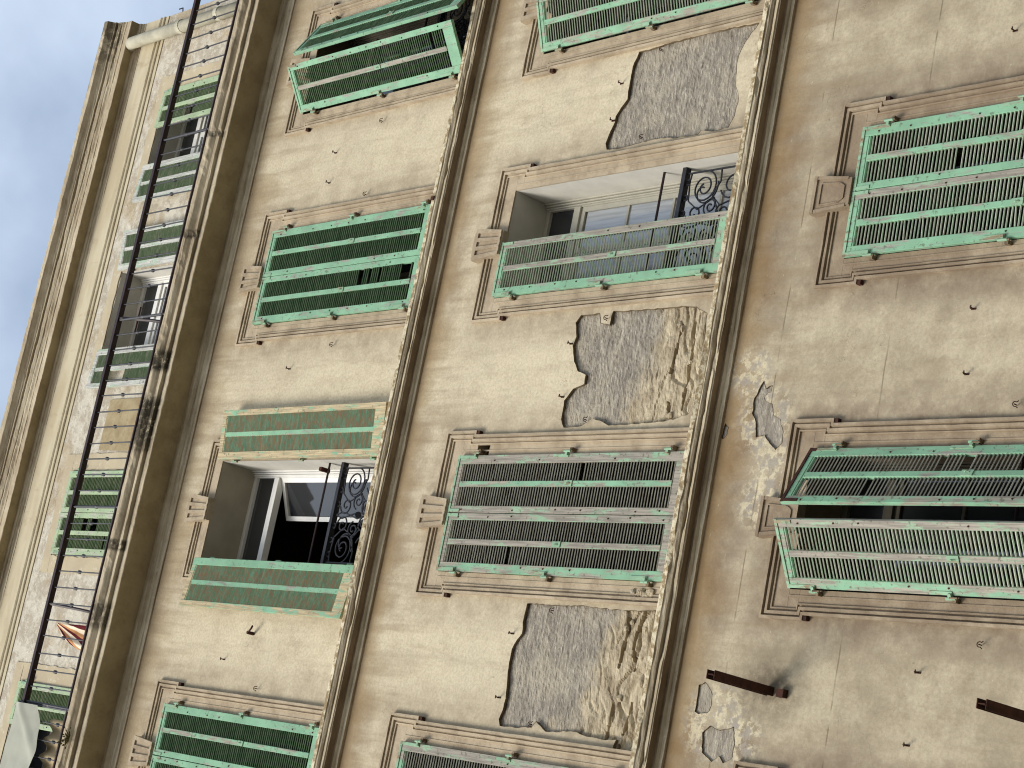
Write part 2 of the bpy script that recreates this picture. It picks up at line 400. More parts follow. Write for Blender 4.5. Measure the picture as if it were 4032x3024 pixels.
# ------------------------------------------------------------------ mesh helpers
class MB:
    def __init__(s): s.v = []; s.f = []; s.mi = []
    def quad(s, a, b, c, d, mi=0):
        i = len(s.v); s.v += [a, b, c, d]; s.f.append((i, i + 1, i + 2, i + 3)); s.mi.append(mi)
    def box(s, x0, x1, y0, y1, z0, z1, mi=0, mat=None):
        i = len(s.v)
        vs = [(x, y, z) for z in (z0, z1) for y in (y0, y1) for x in (x0, x1)]
        if mat is not None: vs = [tuple(mat @ Vector(v)) for v in vs]
        s.v += vs
        for q in ((0, 2, 3, 1), (4, 5, 7, 6), (0, 1, 5, 4), (2, 6, 7, 3), (0, 4, 6, 2), (1, 3, 7, 5)):
            s.f.append(tuple(i + k for k in q)); s.mi.append(mi)
    def tube(s, pts, r, n=6, mi=0, caps=True):
        pts = [Vector(p) for p in pts]; rings = []
        rr = r if isinstance(r, (list, tuple)) else [r] * len(pts)
        up = None
        for k, p in enumerate(pts):
            a = pts[max(k - 1, 0)]; b = pts[min(k + 1, len(pts) - 1)]
            t = (b - a)
            if t.length < 1e-9: t = Vector((0, 0, 1))
            t.normalize()
            if up is None:
                up = Vector((0, 1, 0)) if abs(t.y) < 0.9 else Vector((1, 0, 0))
            u = (up - t * up.dot(t)).normalized(); w = t.cross(u); up = u
            i = len(s.v)
            s.v += [tuple(p + (u * cos(2 * pi * q / n) + w * sin(2 * pi * q / n)) * rr[k]) for q in range(n)]
            rings.append(i)
        for a, b in zip(rings, rings[1:]):
            for q in range(n):
                s.f.append((a + q, a + (q + 1) % n, b + (q + 1) % n, b + q)); s.mi.append(mi)
        if caps:
            s.f.append(tuple(rings[0] + q for q in reversed(range(n)))); s.mi.append(mi)
            s.f.append(tuple(rings[-1] + q for q in range(n))); s.mi.append(mi)
    def grid(s, fn, nu, nv, mi=0):
        i = len(s.v)
        for a in range(nu + 1):
            for b in range(nv + 1): s.v.append(tuple(fn(a / nu, b / nv)))
        for a in range(nu):
            for b in range(nv):
                k = i + a * (nv + 1) + b
                s.f.append((k, k + nv + 1, k + nv + 2, k + 1)); s.mi.append(mi)
    def mesh(s, name, mats, smooth=False):
        me = bpy.data.meshes.new(name)
        me.from_pydata(s.v, [], s.f)
        for m in (mats if isinstance(mats, (list, tuple)) else [mats]): me.materials.append(m)
        me.polygons.foreach_set('material_index', s.mi)
        if smooth: me.polygons.foreach_set('use_smooth', [True] * len(s.f))
        me.update()
        return me
    def build(s, name, mats, parent=None, smooth=False, label=None, recalc=True):
        me = s.mesh(name, mats, smooth)
        if recalc:
            bm = bmesh.new(); bm.from_mesh(me); bmesh.ops.recalc_face_normals(bm, faces=bm.faces); bm.to_mesh(me); bm.free()
        return put(name, me, parent, label)

def put(name, me, parent=None, label=None):
    o = bpy.data.objects.new(name, me); COL.objects.link(o)
    if parent is not None: o.parent = parent
    if label: o['label'] = label
    return o

def bevelled(o, w=0.003, seg=2):
    bm = bmesh.new(); bm.from_mesh(o.data)
    bmesh.ops.remove_doubles(bm, verts=bm.verts, dist=1e-5)
    bmesh.ops.bevel(bm, geom=[e for e in bm.edges if e.calc_face_angle(0) > 0.5], offset=w, segments=seg, affect='EDGES')
    bm.to_mesh(o.data); bm.free()

def nz2(x, z, s=1.0, k=0.0): return noise.noise(Vector((x * s, z * s, k)))

# ------------------------------------------------------------------ ground
g = MB(); g.quad((-1500, -1500, 0), (1500, -1500, 0), (1500, 1500, 0), (-1500, 1500, 0))
ground = g.build('street_ground', M['ground'])
ground['kind'] = 'structure'; ground['label'] = 'grey street ground in front of the building'

# ------------------------------------------------------------------ the building
bld = bpy.data.objects.new('apartment_building', None); COL.objects.link(bld)
bld['label'] = 'weathered cream apartment building with mint green louvred shutters and crumbling plaster'
bld['category'] = 'building'

# irregular patches where the plaster has fallen, on the second row's piers
PATCH = {
'A': [(6.299, 13.096), (6.318, 12.541), (6.326, 12.34), (6.304, 11.783), (6.226, 11.845), (6.1, 11.929), (5.973, 11.94), (5.802, 11.91), (5.691, 11.853), (5.541, 11.867), (5.46, 11.912), (5.447, 12.086), (5.478, 12.208), (5.443, 12.233), (5.445, 12.467), (5.477, 12.645), (5.467, 12.851), (5.451, 13.113), (5.465, 13.261), (5.517, 13.293), (5.581, 13.273), (5.697, 13.23), (5.751, 13.235), (5.884, 13.134), (6.062, 13.143), (6.21, 13.136)],
'B': [(4.03, 13.187), (4.028, 12.972), (3.943, 12.941), (3.923, 12.831), (4.036, 12.816), (4.023, 12.538), (4.024, 12.221), (4.008, 11.91), (3.944, 11.785), (3.739, 11.752), (3.633, 11.70), (3.454, 11.69), (3.242, 11.70), (3.161, 11.804), (3.13, 11.939), (3.111, 12.127), (3.104, 12.306), (3.1, 12.624), (3.132, 12.701), (3.161, 12.839), (3.101, 12.936), (3.094, 13.139), (3.164, 13.185), (3.316, 13.191), (3.414, 13.11), (3.447, 12.994), (3.522, 12.997), (3.559, 13.096), (3.671, 13.18), (3.775, 13.218), (3.851, 13.193), (3.969, 13.234)],
'C': [(1.681, 13.168), (1.68, 12.85), (1.69, 12.535), (1.682, 12.345), (1.679, 11.913), (1.697, 11.70), (1.41, 11.68), (1.24, 11.69), (0.912, 11.69), (0.72, 11.70), (0.65, 11.85), (0.665, 11.954), (0.742, 11.93), (0.73, 12.044), (0.734, 12.244), (0.763, 12.422), (0.737, 12.57), (0.726, 12.689), (0.797, 12.815), (0.746, 12.854), (0.722, 13.119), (0.725, 13.212), (0.772, 13.235), (0.895, 13.207), (0.979, 13.213), (1.136, 13.241), (1.246, 13.245), (1.319, 13.248), (1.395, 13.205), (1.447, 13.156), (1.569, 13.182)],
}
PEEL = {
'D': [(3.39, 11.094), (3.332, 11.059), (3.352, 11.005), (3.301, 11.009), (3.275, 11.068), (3.235, 11.038), (3.216, 10.976), (3.13, 10.944), (3.10, 10.88), (3.005, 10.831), (2.932, 10.829), (2.878, 10.874), (2.923, 10.941), (2.991, 10.999), (2.971, 11.082), (3.061, 11.094), (3.153, 11.151), (3.244, 11.157), (3.323, 11.13)],
'E': [(1.192, 11.216), (1.218, 11.163), (1.178, 11.109), (1.137, 11.084), (1.062, 11.067), (1.005, 11.098), (0.993, 11.177), (1.006, 11.218), (1.094, 11.208)],
'F': [(0.874, 11.112), (0.923, 11.049), (0.9, 10.956), (0.937, 10.83), (0.835, 10.80), (0.73, 10.80), (0.69, 10.87), (0.73, 10.92), (0.683, 10.979), (0.737, 11.08)],
'G': [(3.082, 11.40), (3.05, 11.36), (3.00, 11.365), (2.967, 11.395), (2.979, 11.41), (3.036, 11.412)],
}
def roughen(poly, amp=0.012, step=0.035):
    out = []
    m = len(poly)
    for i in range(m):
        a = Vector(poly[i]); b = Vector(poly[(i + 1) % m]); d = (b - a).length
        k = max(1, int(d / step)); nn = Vector((-(b - a).y, (b - a).x)).normalized() if d > 0 else Vector((0, 0))
        for j in range(k):
            p = a.lerp(b, j / k)
            t = noise.noise(Vector((p.x * 19, p.y * 19, 1.7))) + 0.6 * noise.noise(Vector((p.x * 47, p.y * 47, 4.2)))
            out.append(tuple(p + nn * t * amp * (0 if False else 1)))
    return out
def inside(p, poly):
    x, y = p; r = False; j = len(poly) - 1
    for i in range(len(poly)):
        xi, yi = poly[i]; xj, yj = poly[j]
        if (yi > y) != (yj > y) and x < (xj - xi) * (y - yi) / (yj - yi) + xi: r = not r
        j = i
    return r
def rect(x0, x1, z0, z1): return [(x0, z0), (x1, z0), (x1, z1), (x0, z1)]

def wall_sheet(name, outline, holes, y, thick, mat, wave=0.0, label=None, side_mat=None, grid=0.5):
    """a plaster skin with real openings cut through it; holes = [(polygon, edge depth)]"""
    vs, es = [], []
    def loop(p):
        i = len(vs); vs.extend([Vector(q) for q in p]); es.extend([(i + k, i + (k + 1) % len(p)) for k in range(len(p))])
    loop(outline)
    for h, _ in holes: loop(h)
    xs = [p[0] for p in outline]; zs = [p[1] for p in outline]
    x = min(xs) + grid * 0.5
    while x < max(xs):
        z = min(zs) + grid * 0.5
        while z < max(zs):
            if all(not inside((x, z), h) for h, _ in holes): vs.append(Vector((x, z)))
            z += grid
        x += grid
    cv, ce, cf, _, _, _ = delaunay_2d_cdt(vs, es, [], 0, 1e-6)
    mb = MB()
    for v in cv:
        w = wave * (nz2(v.x, v.y, 1.1, 3) + 0.4 * nz2(v.x, v.y, 3, 8))
        mb.v.append((v.x, y - abs(w), v.y))
    for f in cf:
        cx = sum(cv[i].x for i in f) / len(f); cz = sum(cv[i].y for i in f) / len(f)
        if inside((cx, cz), outline) and all(not inside((cx, cz), h) for h, _ in holes):
            mb.f.append(tuple(f)); mb.mi.append(0)
    for p, dep in [(outline, thick)] + holes:
        m = len(p)
        for i in range(m):
            a = p[i]; b = p[(i + 1) % m]
            mb.quad((a[0], y - 0.004, a[1]), (b[0], y - 0.004, b[1]), (b[0], y + dep, b[1]), (a[0], y + dep, a[1]), 1 if dep < 0.1 else 0)
    return mb.build(name, [mat, side_mat or mat], bld, label=label)

M['edge'] = simple('broken_plaster_edge', rgb(120, 104, 80), 0.95, 0.1, 0.0, 0.3, 20)
def win_rect(c, f): return rect(c - HALF, c + HALF, FOOT[f], HEAD[f])

rough_patch = {k: roughen(v, 0.010) for k, v in PATCH.items()}
rough_peel = {k: roughen(v, 0.010, 0.02) for k, v in PEEL.items()}
notch = rect(2.872 + 0.006, 2.985, 13.993, 14.143)       # socket cut beside the shutter
broke = roughen([(1.90, 12.06), (1.78, 12.0), (1.80, 11.93), (1.77, 11.86), (1.80, 11.78), (1.896, 11.78)], 0.004, 0.02)

wall_sheet('plaster_wall', rect(XL, XR, 0, 7.55), [], 0.0, 0.3, M['plaster'], 0.003, 'plain wall below the first row of windows', grid=1.5)
wall_sheet('plaster_wall', rect(XL, XR, 7.55, 11.5), [(win_rect(c, 1), 0.3) for c in COLS] + [(p, 0.008) for p in rough_peel.values()], 0.0, 0.3, M['plaster'], 0.004,
           'dirty lower wall with rusty beams sticking out', M['edge'])
wall_sheet('plaster_wall', rect(XL, XR, 11.5, 15.25), [(win_rect(c, 2), 0.3) for c in COLS] + [(p, 0.019) for p in rough_patch.values()] + [(notch, 0.10)], 0.0, 0.3, M['plaster'], 0.004,
           'middle wall with three large patches of fallen plaster', M['edge'])
wall_sheet('plaster_wall', rect(XL, XR, 15.25, 18.9), [(win_rect(c, 3), 0.3) for c in COLS], 0.0, 0.3, M['plaster'], 0.004,
           'upper wall under the balcony soffit')
NAW = [c for c in ACOLS]
wall_sheet('attic_wall', rect(XL, XR, 19.0, 22.75), [(rect(c - AHALF, c + AHALF, AFOOT, AHEAD), 0.25) for c in NAW], ATTIC_Y, 0.3, M['attic'], 0.006,
           'mottled rough attic wall behind the railing')

# structure behind the skin: end wall and roof slab
mb = MB(); mb.box(XR - 0.3, XR - 0.003, 0.02, 9, 0, 18.9); mb.box(XR - 0.3, XR - 0.003, 0.25, 9, 18.9, 22.7)
mb.build('end_wall', M['plaster'], bld)
mb = MB(); mb.box(XL, XR - 0.004, 0.02, 9, 22.70, 22.78); mb.build('roof', M['roof'], bld)

# rough undercoat in the fallen patches
def undercoat(poly, depth, amp, step, seed, name='exposed_masonry', crev=0.0, label=None):
    x0, x1 = min(p[0] for p in poly) - 0.02, max(p[0] for p in poly) + 0.02
    z0, z1 = min(p[1] for p in poly) - 0.02, max(p[1] for p in poly) + 0.02
    nx, nzv = int((x1 - x0) / step), int((z1 - z0) / step)
    def fn(u, v):
        x = x0 + (x1 - x0) * u; z = z0 + (z1 - z0) * v
        y = depth
        y -= amp * (0.9 * noise.noise(Vector((x * 6, z * 16, seed))) + 0.7 * noise.noise(Vector((x * 16, z * 40, seed + 5))) + 0.5 * noise.noise(Vector((x * 40, z * 70, seed + 9))))
        if crev:
            t = max(0.0, min(1.0, (12.45 - z) / 0.5))
            rdg = 1 - abs(noise.noise(Vector((x * 2.6, z * 9 + 0.6 * noise.noise(Vector((x * 5, z * 5, 2))), seed + 2)))) * 6
            if rdg > 0: y += crev * t * rdg * 1.0
            for zc0, sd in ((11.90, 1.0), (12.06, 5.0)):
                zc = zc0 + 0.07 * noise.noise(Vector((x * 2.4, sd, seed)))
                if abs(z - zc) < 0.011 + 0.008 * noise.noise(Vector((x * 11, sd, 3))) and noise.noise(Vector((x * 3.1, sd + 4, seed))) > -0.08: y += 0.06
            y -= crev * 0.5 * t * noise.noise(Vector((x * 4, z * 9, seed + 20)))
        return (x, max(y, 0.004), z)
    m = MB(); m.grid(fn, nx, nzv)
    return m.build(name, M['masonry'], bld, smooth=False, recalc=False, label=label)
undercoat(PATCH['A'], 0.023, 0.007, 0.011, 1.0, crev=0.0, label='grey scratched undercoat in the topmost bare patch of the photo')
undercoat(PATCH['B'], 0.025, 0.008, 0.011, 4.0, crev=0.024, label='grey and ochre undercoat in the middle bare patch')
undercoat(PATCH['C'], 0.025, 0.008, 0.011, 9.0, crev=0.026, label='grey and ochre undercoat in the lowest bare patch of the photo')
for i, (k, p) in enumerate(PEEL.items()): undercoat(p, 0.010, 0.0025, 0.014, 20 + i, 'exposed_masonry')
mb = MB(); mb.box(2.87, 2.995, 0.10, 0.14, 13.98, 14.155); mb.build('socket_back', M['rust'], bld)

# ------------------------------------------------------------------ cornices: profile (projection, height) run along x
def run_moulding(name, prof, mats, mis, yb=0.0, x0=XL, x1=XR, dx=0.045, amp=0.0025, seed=0, label=None, chips=None):
    m = MB(); nx = int((x1 - x0) / dx); np_ = len(prof)
    chips = chips or []
    for i in range(nx + 1):
        x = x0 + (x1 - x0) * i / nx
        for k, (p, z) in enumerate(prof):
            if p > 0.0:
                j = amp * (noise.noise(Vector((x * 1.3, k * 3.1, seed))) * 1.5 + noise.noise(Vector((x * 9, k * 3.1, seed))) + 0.8 * noise.noise(Vector((x * 22, k * 1.7, seed + 3))))
                jz = amp * 0.8 * noise.noise(Vector((x * 8, k * 2.3, seed + 7)))
                c = 0.0
                for (cx, cw, cd, ks) in chips:
                    if ks is None or k in ks:
                        t = 1 - abs(x - cx) / cw
                        if t > 0: c = max(c, cd * min(1, t * 3))
                m.v.append((x, yb - max(p + j - c, 0.001), z + jz))
            else: m.v.append((x, yb + 0.002, z))
    for i in range(nx):
        for k in range(np_ - 1):
            a = i * np_ + k
            m.f.append((a, a + 1, a + np_ + 1, a + np_)); m.mi.append(mis[k] if k < len(mis) else 0)
    e0 = len(m.v) - np_
    m.f.append(tuple(e0 + k for k in range(np_))); m.mi.append(0)
    return m.build(name, mats, bld, recalc=True, label=label)

def string_profile(zb):
    return [(0, zb), (0.022, zb), (0.022, zb + 0.030), (0.030, zb + 0.034), (0.046, zb + 0.045), (0.050, zb + 0.062), (0.052, zb + 0.064),
            (0.106, zb + 0.064), (0.108, zb + 0.072), (0.118, zb + 0.074), (0.117, zb + 0.098), (0.092, zb + 0.101), (0.092, zb + 0.108), (0.127, zb + 0.110), (0.138, zb + 0.124), (0.142, zb + 0.140),
            (0.150, zb + 0.144), (0.153, zb + 0.182), (0.146, zb + 0.190), (0.0, zb + 0.215)]
ch = [(random.uniform(XL, XR), random.uniform(0.03, 0.12), random.uniform(0.005, 0.018), [random.choice([9, 10, 14, 15, 16])]) for _ in range(46)]
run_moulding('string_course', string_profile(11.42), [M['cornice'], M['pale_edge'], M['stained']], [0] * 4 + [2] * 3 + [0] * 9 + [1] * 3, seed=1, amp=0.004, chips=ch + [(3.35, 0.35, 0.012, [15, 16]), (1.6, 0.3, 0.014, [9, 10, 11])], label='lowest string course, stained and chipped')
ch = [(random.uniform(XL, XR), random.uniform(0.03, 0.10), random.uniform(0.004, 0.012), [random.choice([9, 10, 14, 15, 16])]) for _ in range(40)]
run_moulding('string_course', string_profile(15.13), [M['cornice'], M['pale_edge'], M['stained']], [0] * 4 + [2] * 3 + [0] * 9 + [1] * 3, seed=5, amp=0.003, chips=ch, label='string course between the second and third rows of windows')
run_moulding('string_course', string_profile(7.40), [M['cornice']], [0] * 19, seed=9, label='string course under the lowest windows')

bp_ = [(0, 18.66), (0.016, 18.66), (0.016, 18.70), (0.028, 18.715), (0.028, 18.735), (0.018, 18.738), (0.018, 18.775), (0.05, 18.81), (0.055, 18.85),
       (0.315, 18.85), (0.320, 18.856), (0.320, 18.925), (0.300, 18.930), (0.300, 18.938), (0.352, 18.940), (0.356, 18.945), (0.358, 18.985), (0.330, 18.992),
       (0.330, 19.00), (0.362, 19.03), (0.386, 19.055), (0.392, 19.065), (0.394, 19.12), (0.386, 19.13), (0.0, 19.14), (-0.01, 19.14)]
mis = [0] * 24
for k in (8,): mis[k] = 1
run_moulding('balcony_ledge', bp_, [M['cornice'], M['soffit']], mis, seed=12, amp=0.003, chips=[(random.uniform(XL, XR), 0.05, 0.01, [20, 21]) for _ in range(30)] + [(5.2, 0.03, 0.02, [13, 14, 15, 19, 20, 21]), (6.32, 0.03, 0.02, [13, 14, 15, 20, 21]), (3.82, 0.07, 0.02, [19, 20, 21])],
             label='projecting balcony ledge with deep shaded soffit')
mb = MB(); mb.box(XL, XR - 0.002, -0.02, 0.24, 19.0, 19.15); mb.build('balcony_floor', M['roof'], bld)

cp = [(0, 22.30), (0.018, 22.30), (0.018, 22.335), (0.030, 22.35), (0.030, 22.375), (0.045, 22.38), (0.052, 22.42),
      (0.150, 22.42), (0.156, 22.424), (0.156, 22.515), (0.162, 22.52), (0.165, 22.55), (0.180, 22.575), (0.180, 22.60), (0.188, 22.605), (0.200, 22.64), (0.205, 22.660), (0.180, 22.664),
      (0.180, 22.672), (0.222, 22.675), (0.222, 22.70), (0.229, 22.705), (0.240, 22.72), (0.262, 22.735), (0.290, 22.755), (0.296, 22.76), (0.302, 22.83), (0.29, 22.845), (0.0, 22.86)]
mis = [0] * 28; mis[6] = 1
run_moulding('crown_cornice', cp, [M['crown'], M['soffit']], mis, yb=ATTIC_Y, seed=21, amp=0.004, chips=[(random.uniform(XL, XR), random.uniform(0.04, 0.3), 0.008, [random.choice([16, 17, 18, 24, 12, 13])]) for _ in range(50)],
             label='crown cornice along the roof edge against the sky')
ap = [(0, 21.855), (0.020, 21.857), (0.028, 21.868), (0.020, 21.882), (0.017, 21.885), (0.017, 21.925), (0.024, 21.93), (0.034, 21.945), (0.024, 21.965), (0, 21.968)]
run_moulding('astragal', ap, [M['frieze']], [0] * 9, yb=ATTIC_Y, seed=31, amp=0.0015, label='thin double moulding under the crown cornice')
mb = MB(); mb.box(XL, XR - 0.001, ATTIC_Y - 0.014, ATTIC_Y + 0.02, 21.969, 22.299); mb.build('frieze', M['frieze'], bld)
mb = MB(); mb.box(XL, XR - 0.0015, ATTIC_Y - 0.011, ATTIC_Y + 0.02, 21.79, 21.854); mb.build('frieze', M['frieze'], bld)

# ------------------------------------------------------------------ window surrounds
def sweep_surround(c, zh, zf):
    ref = [(-0.665, zf), (-0.665, zh - 0.17), (-0.700, zh - 0.17), (-0.700, zh + 0.215), (0.700, zh + 0.215), (0.700, zh - 0.17), (0.665, zh - 0.17), (0.665, zf)]
    # shift of each reference corner for an inward offset d
    sh = [(1, 0), (1, 1), (1, 1), (1, -1), (-1, -1), (-1, 1), (-1, 1), (-1, 0)]
    prof = [(0, -0.002), (0, 0.042), (0.020, 0.044), (0.023, 0.018), (0.033, 0.016), (0.036, 0.034), (0.056, 0.032), (0.060, 0.010), (0.070, 0.009), (0.073, 0.022), (0.083, 0.020), (0.084, -0.002)]
    m = MB(); k = len(prof)
    sub = []
    for i in range(len(ref)):
        sub.append((ref[i], sh[i]))
        if i < len(ref) - 1:
            a, b = ref[i], ref[i + 1]; L = max(abs(b[0] - a[0]), abs(b[1] - a[1]))
            q = int(L / 0.10)
            dirn = {0: (1, 0), 1: (0, 1), 2: (1, 0), 3: (0, -1), 4: (-1, 0), 5: (0, 1), 6: (-1, 0)}[i]
            for j in range(1, q):
                t = j / q; sub.append(((a[0] + (b[0] - a[0]) * t, a[1] + (b[1] - a[1]) * t), dirn))
    for (x, z), (sx, sz) in sub:
        for d, p in prof:
            X = c + x + sx * d; Z = z + sz * d
            j = 0.0022 * noise.noise(Vector((X * 9, Z * 9, 4 + d * 40))) if p > 0 else 0
            m.v.append((X + j, -p - j, Z + j))
    for i in range(len(sub) - 1):
        for q in range(k - 1):
            a = i * k + q; m.f.append((a, a + 1, a + k + 1, a + k)); m.mi.append(0)
    # flat inner margin, 8 mm proud of the wall: two jambs and a head butted between them
    m.box(c - 0.585, c - HALF - 0.001, -0.008, 0.004, zf, zh - 0.09)
    if abs(c - 2.385) < 0.01 and abs(zh - 14.33) < 0.01:      # a socket has been cut here
        m.box(c + HALF + 0.001, c + 0.585, -0.008, 0.004, zf, 13.99); m.box(c + HALF + 0.001, c + 0.585, -0.008, 0.004, 14.145, zh - 0.09)
    else: m.box(c + HALF + 0.001, c + 0.585, -0.008, 0.004, zf, zh - 0.09)
    m.box(c - 0.62, c - HALF - 0.001, -0.008, 0.004, zh - 0.088, zh + 0.002)
    m.box(c + HALF + 0.001, c + 0.62, -0.008, 0.004, zh - 0.088, zh + 0.002)
    m.box(c - 0.62, c + 0.62, -0.008, 0.004, zh + 0.004, zh + 0.135)
    # thin bead next to the opening
    m.box(c - HALF - 0.052, c - HALF - 0.040, -0.014, -0.006, zf, zh)
    m.box(c + HALF + 0.040, c + HALF + 0.052, -0.014, -0.006, zf, zh)
    return m.build('window_surround', M['trim'], bld)

def keystone(c, zh, style, parent):
    bm = bmesh.new()
    top, bot, pt, pb = zh + 0.335, zh - 0.005, 0.072, 0.056
    n = 8
    fr = []
    for i in range(n + 1):
        t = -1 + 2 * i / n
        fr.append((c + 0.145 * t, -pt, top + (0.022 * (1 - t * t) if style == 'flute' else 0)))
    lo = []
    for i in range(n + 1):
        t = 1 - 2 * i / n
        lo.append((c + 0.108 * t, -pb, bot - (0.0 if style == 'flute' else 0.0)))
    f = [bm.verts.new(v) for v in fr + lo]
    bk = [bm.verts.new((v[0], 0.01, v[2])) for v in fr + lo]
    bm.faces.new(f); m_ = len(f)
    for i in range(m_): bm.faces.new((f[i], bk[i], bk[(i + 1) % m_], f[(i + 1) % m_]))
    bmesh.ops.recalc_face_normals(bm, faces=bm.faces)
    me = bpy.data.meshes.new('keystone'); bm.to_mesh(me); bm.free(); me.materials.append(M['trim'])
    put('keystone', me, parent)
    m = MB()
    def P(u, v, e=0.0):   # u -1..1 across, v 0 bottom..1 top, e proud
        w = 0.108 + (0.145 - 0.108) * v
        return (c + u * w, -(pb + (pt - pb) * v) - e, bot + (top - bot) * v)
    if style == 'flute':
        # raised fillets between three sunk flutes
        for u0, u1 in ((-1.0, -0.72), (-0.40, -0.16), (0.16, 0.40), (0.72, 1.0)):
            a = [P(u0, 0.03), P(u1, 0.03), P(u1, 0.97), P(u0, 0.97)]
            b = [P(u0, 0.03, 0.016), P(u1, 0.03, 0.016), P(u1, 0.97, 0.016), P(u0, 0.97, 0.016)]
            i = len(m.v); m.v += a + b
            for q in ((4, 5, 6, 7), (0, 1, 5, 4), (1, 2, 6, 5), (2, 3, 7, 6), (3, 0, 4, 7)): m.f.append(tuple(i + w for w in q)); m.mi.append(0)
        for v0, v1 in ((0.02, 0.10), (0.88, 0.99)):
            for u0, u1 in ((-0.719, -0.401), (-0.159, 0.159), (0.401, 0.719)):
                a = [P(u0, v0), P(u1, v0), P(u1, v1), P(u0, v1)]
                b = [P(u0, v0, 0.0155), P(u1, v0, 0.0155), P(u1, v1, 0.0155), P(u0, v1, 0.0155)]
                i = len(m.v); m.v += a + b
                for q in ((4, 5, 6, 7), (0, 1, 5, 4), (1, 2, 6, 5), (2, 3, 7, 6), (3, 0, 4, 7)): m.f.append(tuple(i + w for w in q)); m.mi.append(0)
    else:
        def strip(pts, w, e):
            for a, b in zip(pts, pts[1:]):
                d = Vector((b[0] - a[0], (b[1] - a[1]) * 2.6)); d.normalize(); nx_, ny_ = -d.y * w, d.x * w / 2.6
                q = [P(a[0] - nx_, a[1] - ny_), P(b[0] - nx_, b[1] - ny_), P(b[0] + nx_, b[1] + ny_), P(a[0] + nx_, a[1] + ny_)]
                t = [P(a[0] - nx_, a[1] - ny_, e), P(b[0] - nx_, b[1] - ny_, e), P(b[0] + nx_, b[1] + ny_, e), P(a[0] + nx_, a[1] + ny_, e)]
                i = len(m.v); m.v += q + t
                for qq in ((4, 5, 6, 7), (0, 1, 5, 4), (1, 2, 6, 5), (2, 3, 7, 6), (3, 0, 4, 7)): m.f.append(tuple(i + w2 for w2 in qq)); m.mi.append(0)
        strip([(-0.93, 0.04), (0.93, 0.04)], 0.09, 0.012)
        strip([(-0.91, 0.10), (-0.91, 0.9)], 0.09, 0.0125); strip([(0.91, 0.10), (0.91, 0.9)], 0.09, 0.0125)
        strip([(-0.99, 0.955), (0.99, 0.955)], 0.10, 0.013)
        strip([(-0.62, 0.80), (0.62, 0.80)], 0.035, 0.009)
        strip([(0.60, 0.79), (0.60, 0.32)], 0.035, 0.0092); strip([(-0.60, 0.79), (-0.60, 0.32)], 0.035, 0.0092)
        strip([(0.60, 0.31), (0.42, 0.20)], 0.035, 0.0094); strip([(-0.60, 0.31), (-0.42, 0.20)], 0.035, 0.0094)
        strip([(-0.42, 0.19), (0.42, 0.19)], 0.035, 0.0096)
    m.build('keystone_carving', M['trim'], parent)

for f in (1, 2, 3):
    for c in COLS:
        s = sweep_surround(c, HEAD[f], FOOT[f])
        if f == 3 and c == COLS[3]: pass
        keystone(c, HEAD[f], 'panel' if f == 1 else 'flute', s)
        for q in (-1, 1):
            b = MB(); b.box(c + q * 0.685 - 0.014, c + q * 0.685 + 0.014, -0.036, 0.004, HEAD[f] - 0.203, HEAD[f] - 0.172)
            b.build('ear_shade_block', M['rust'], s)  # dark block added to stand for the shade under each ear

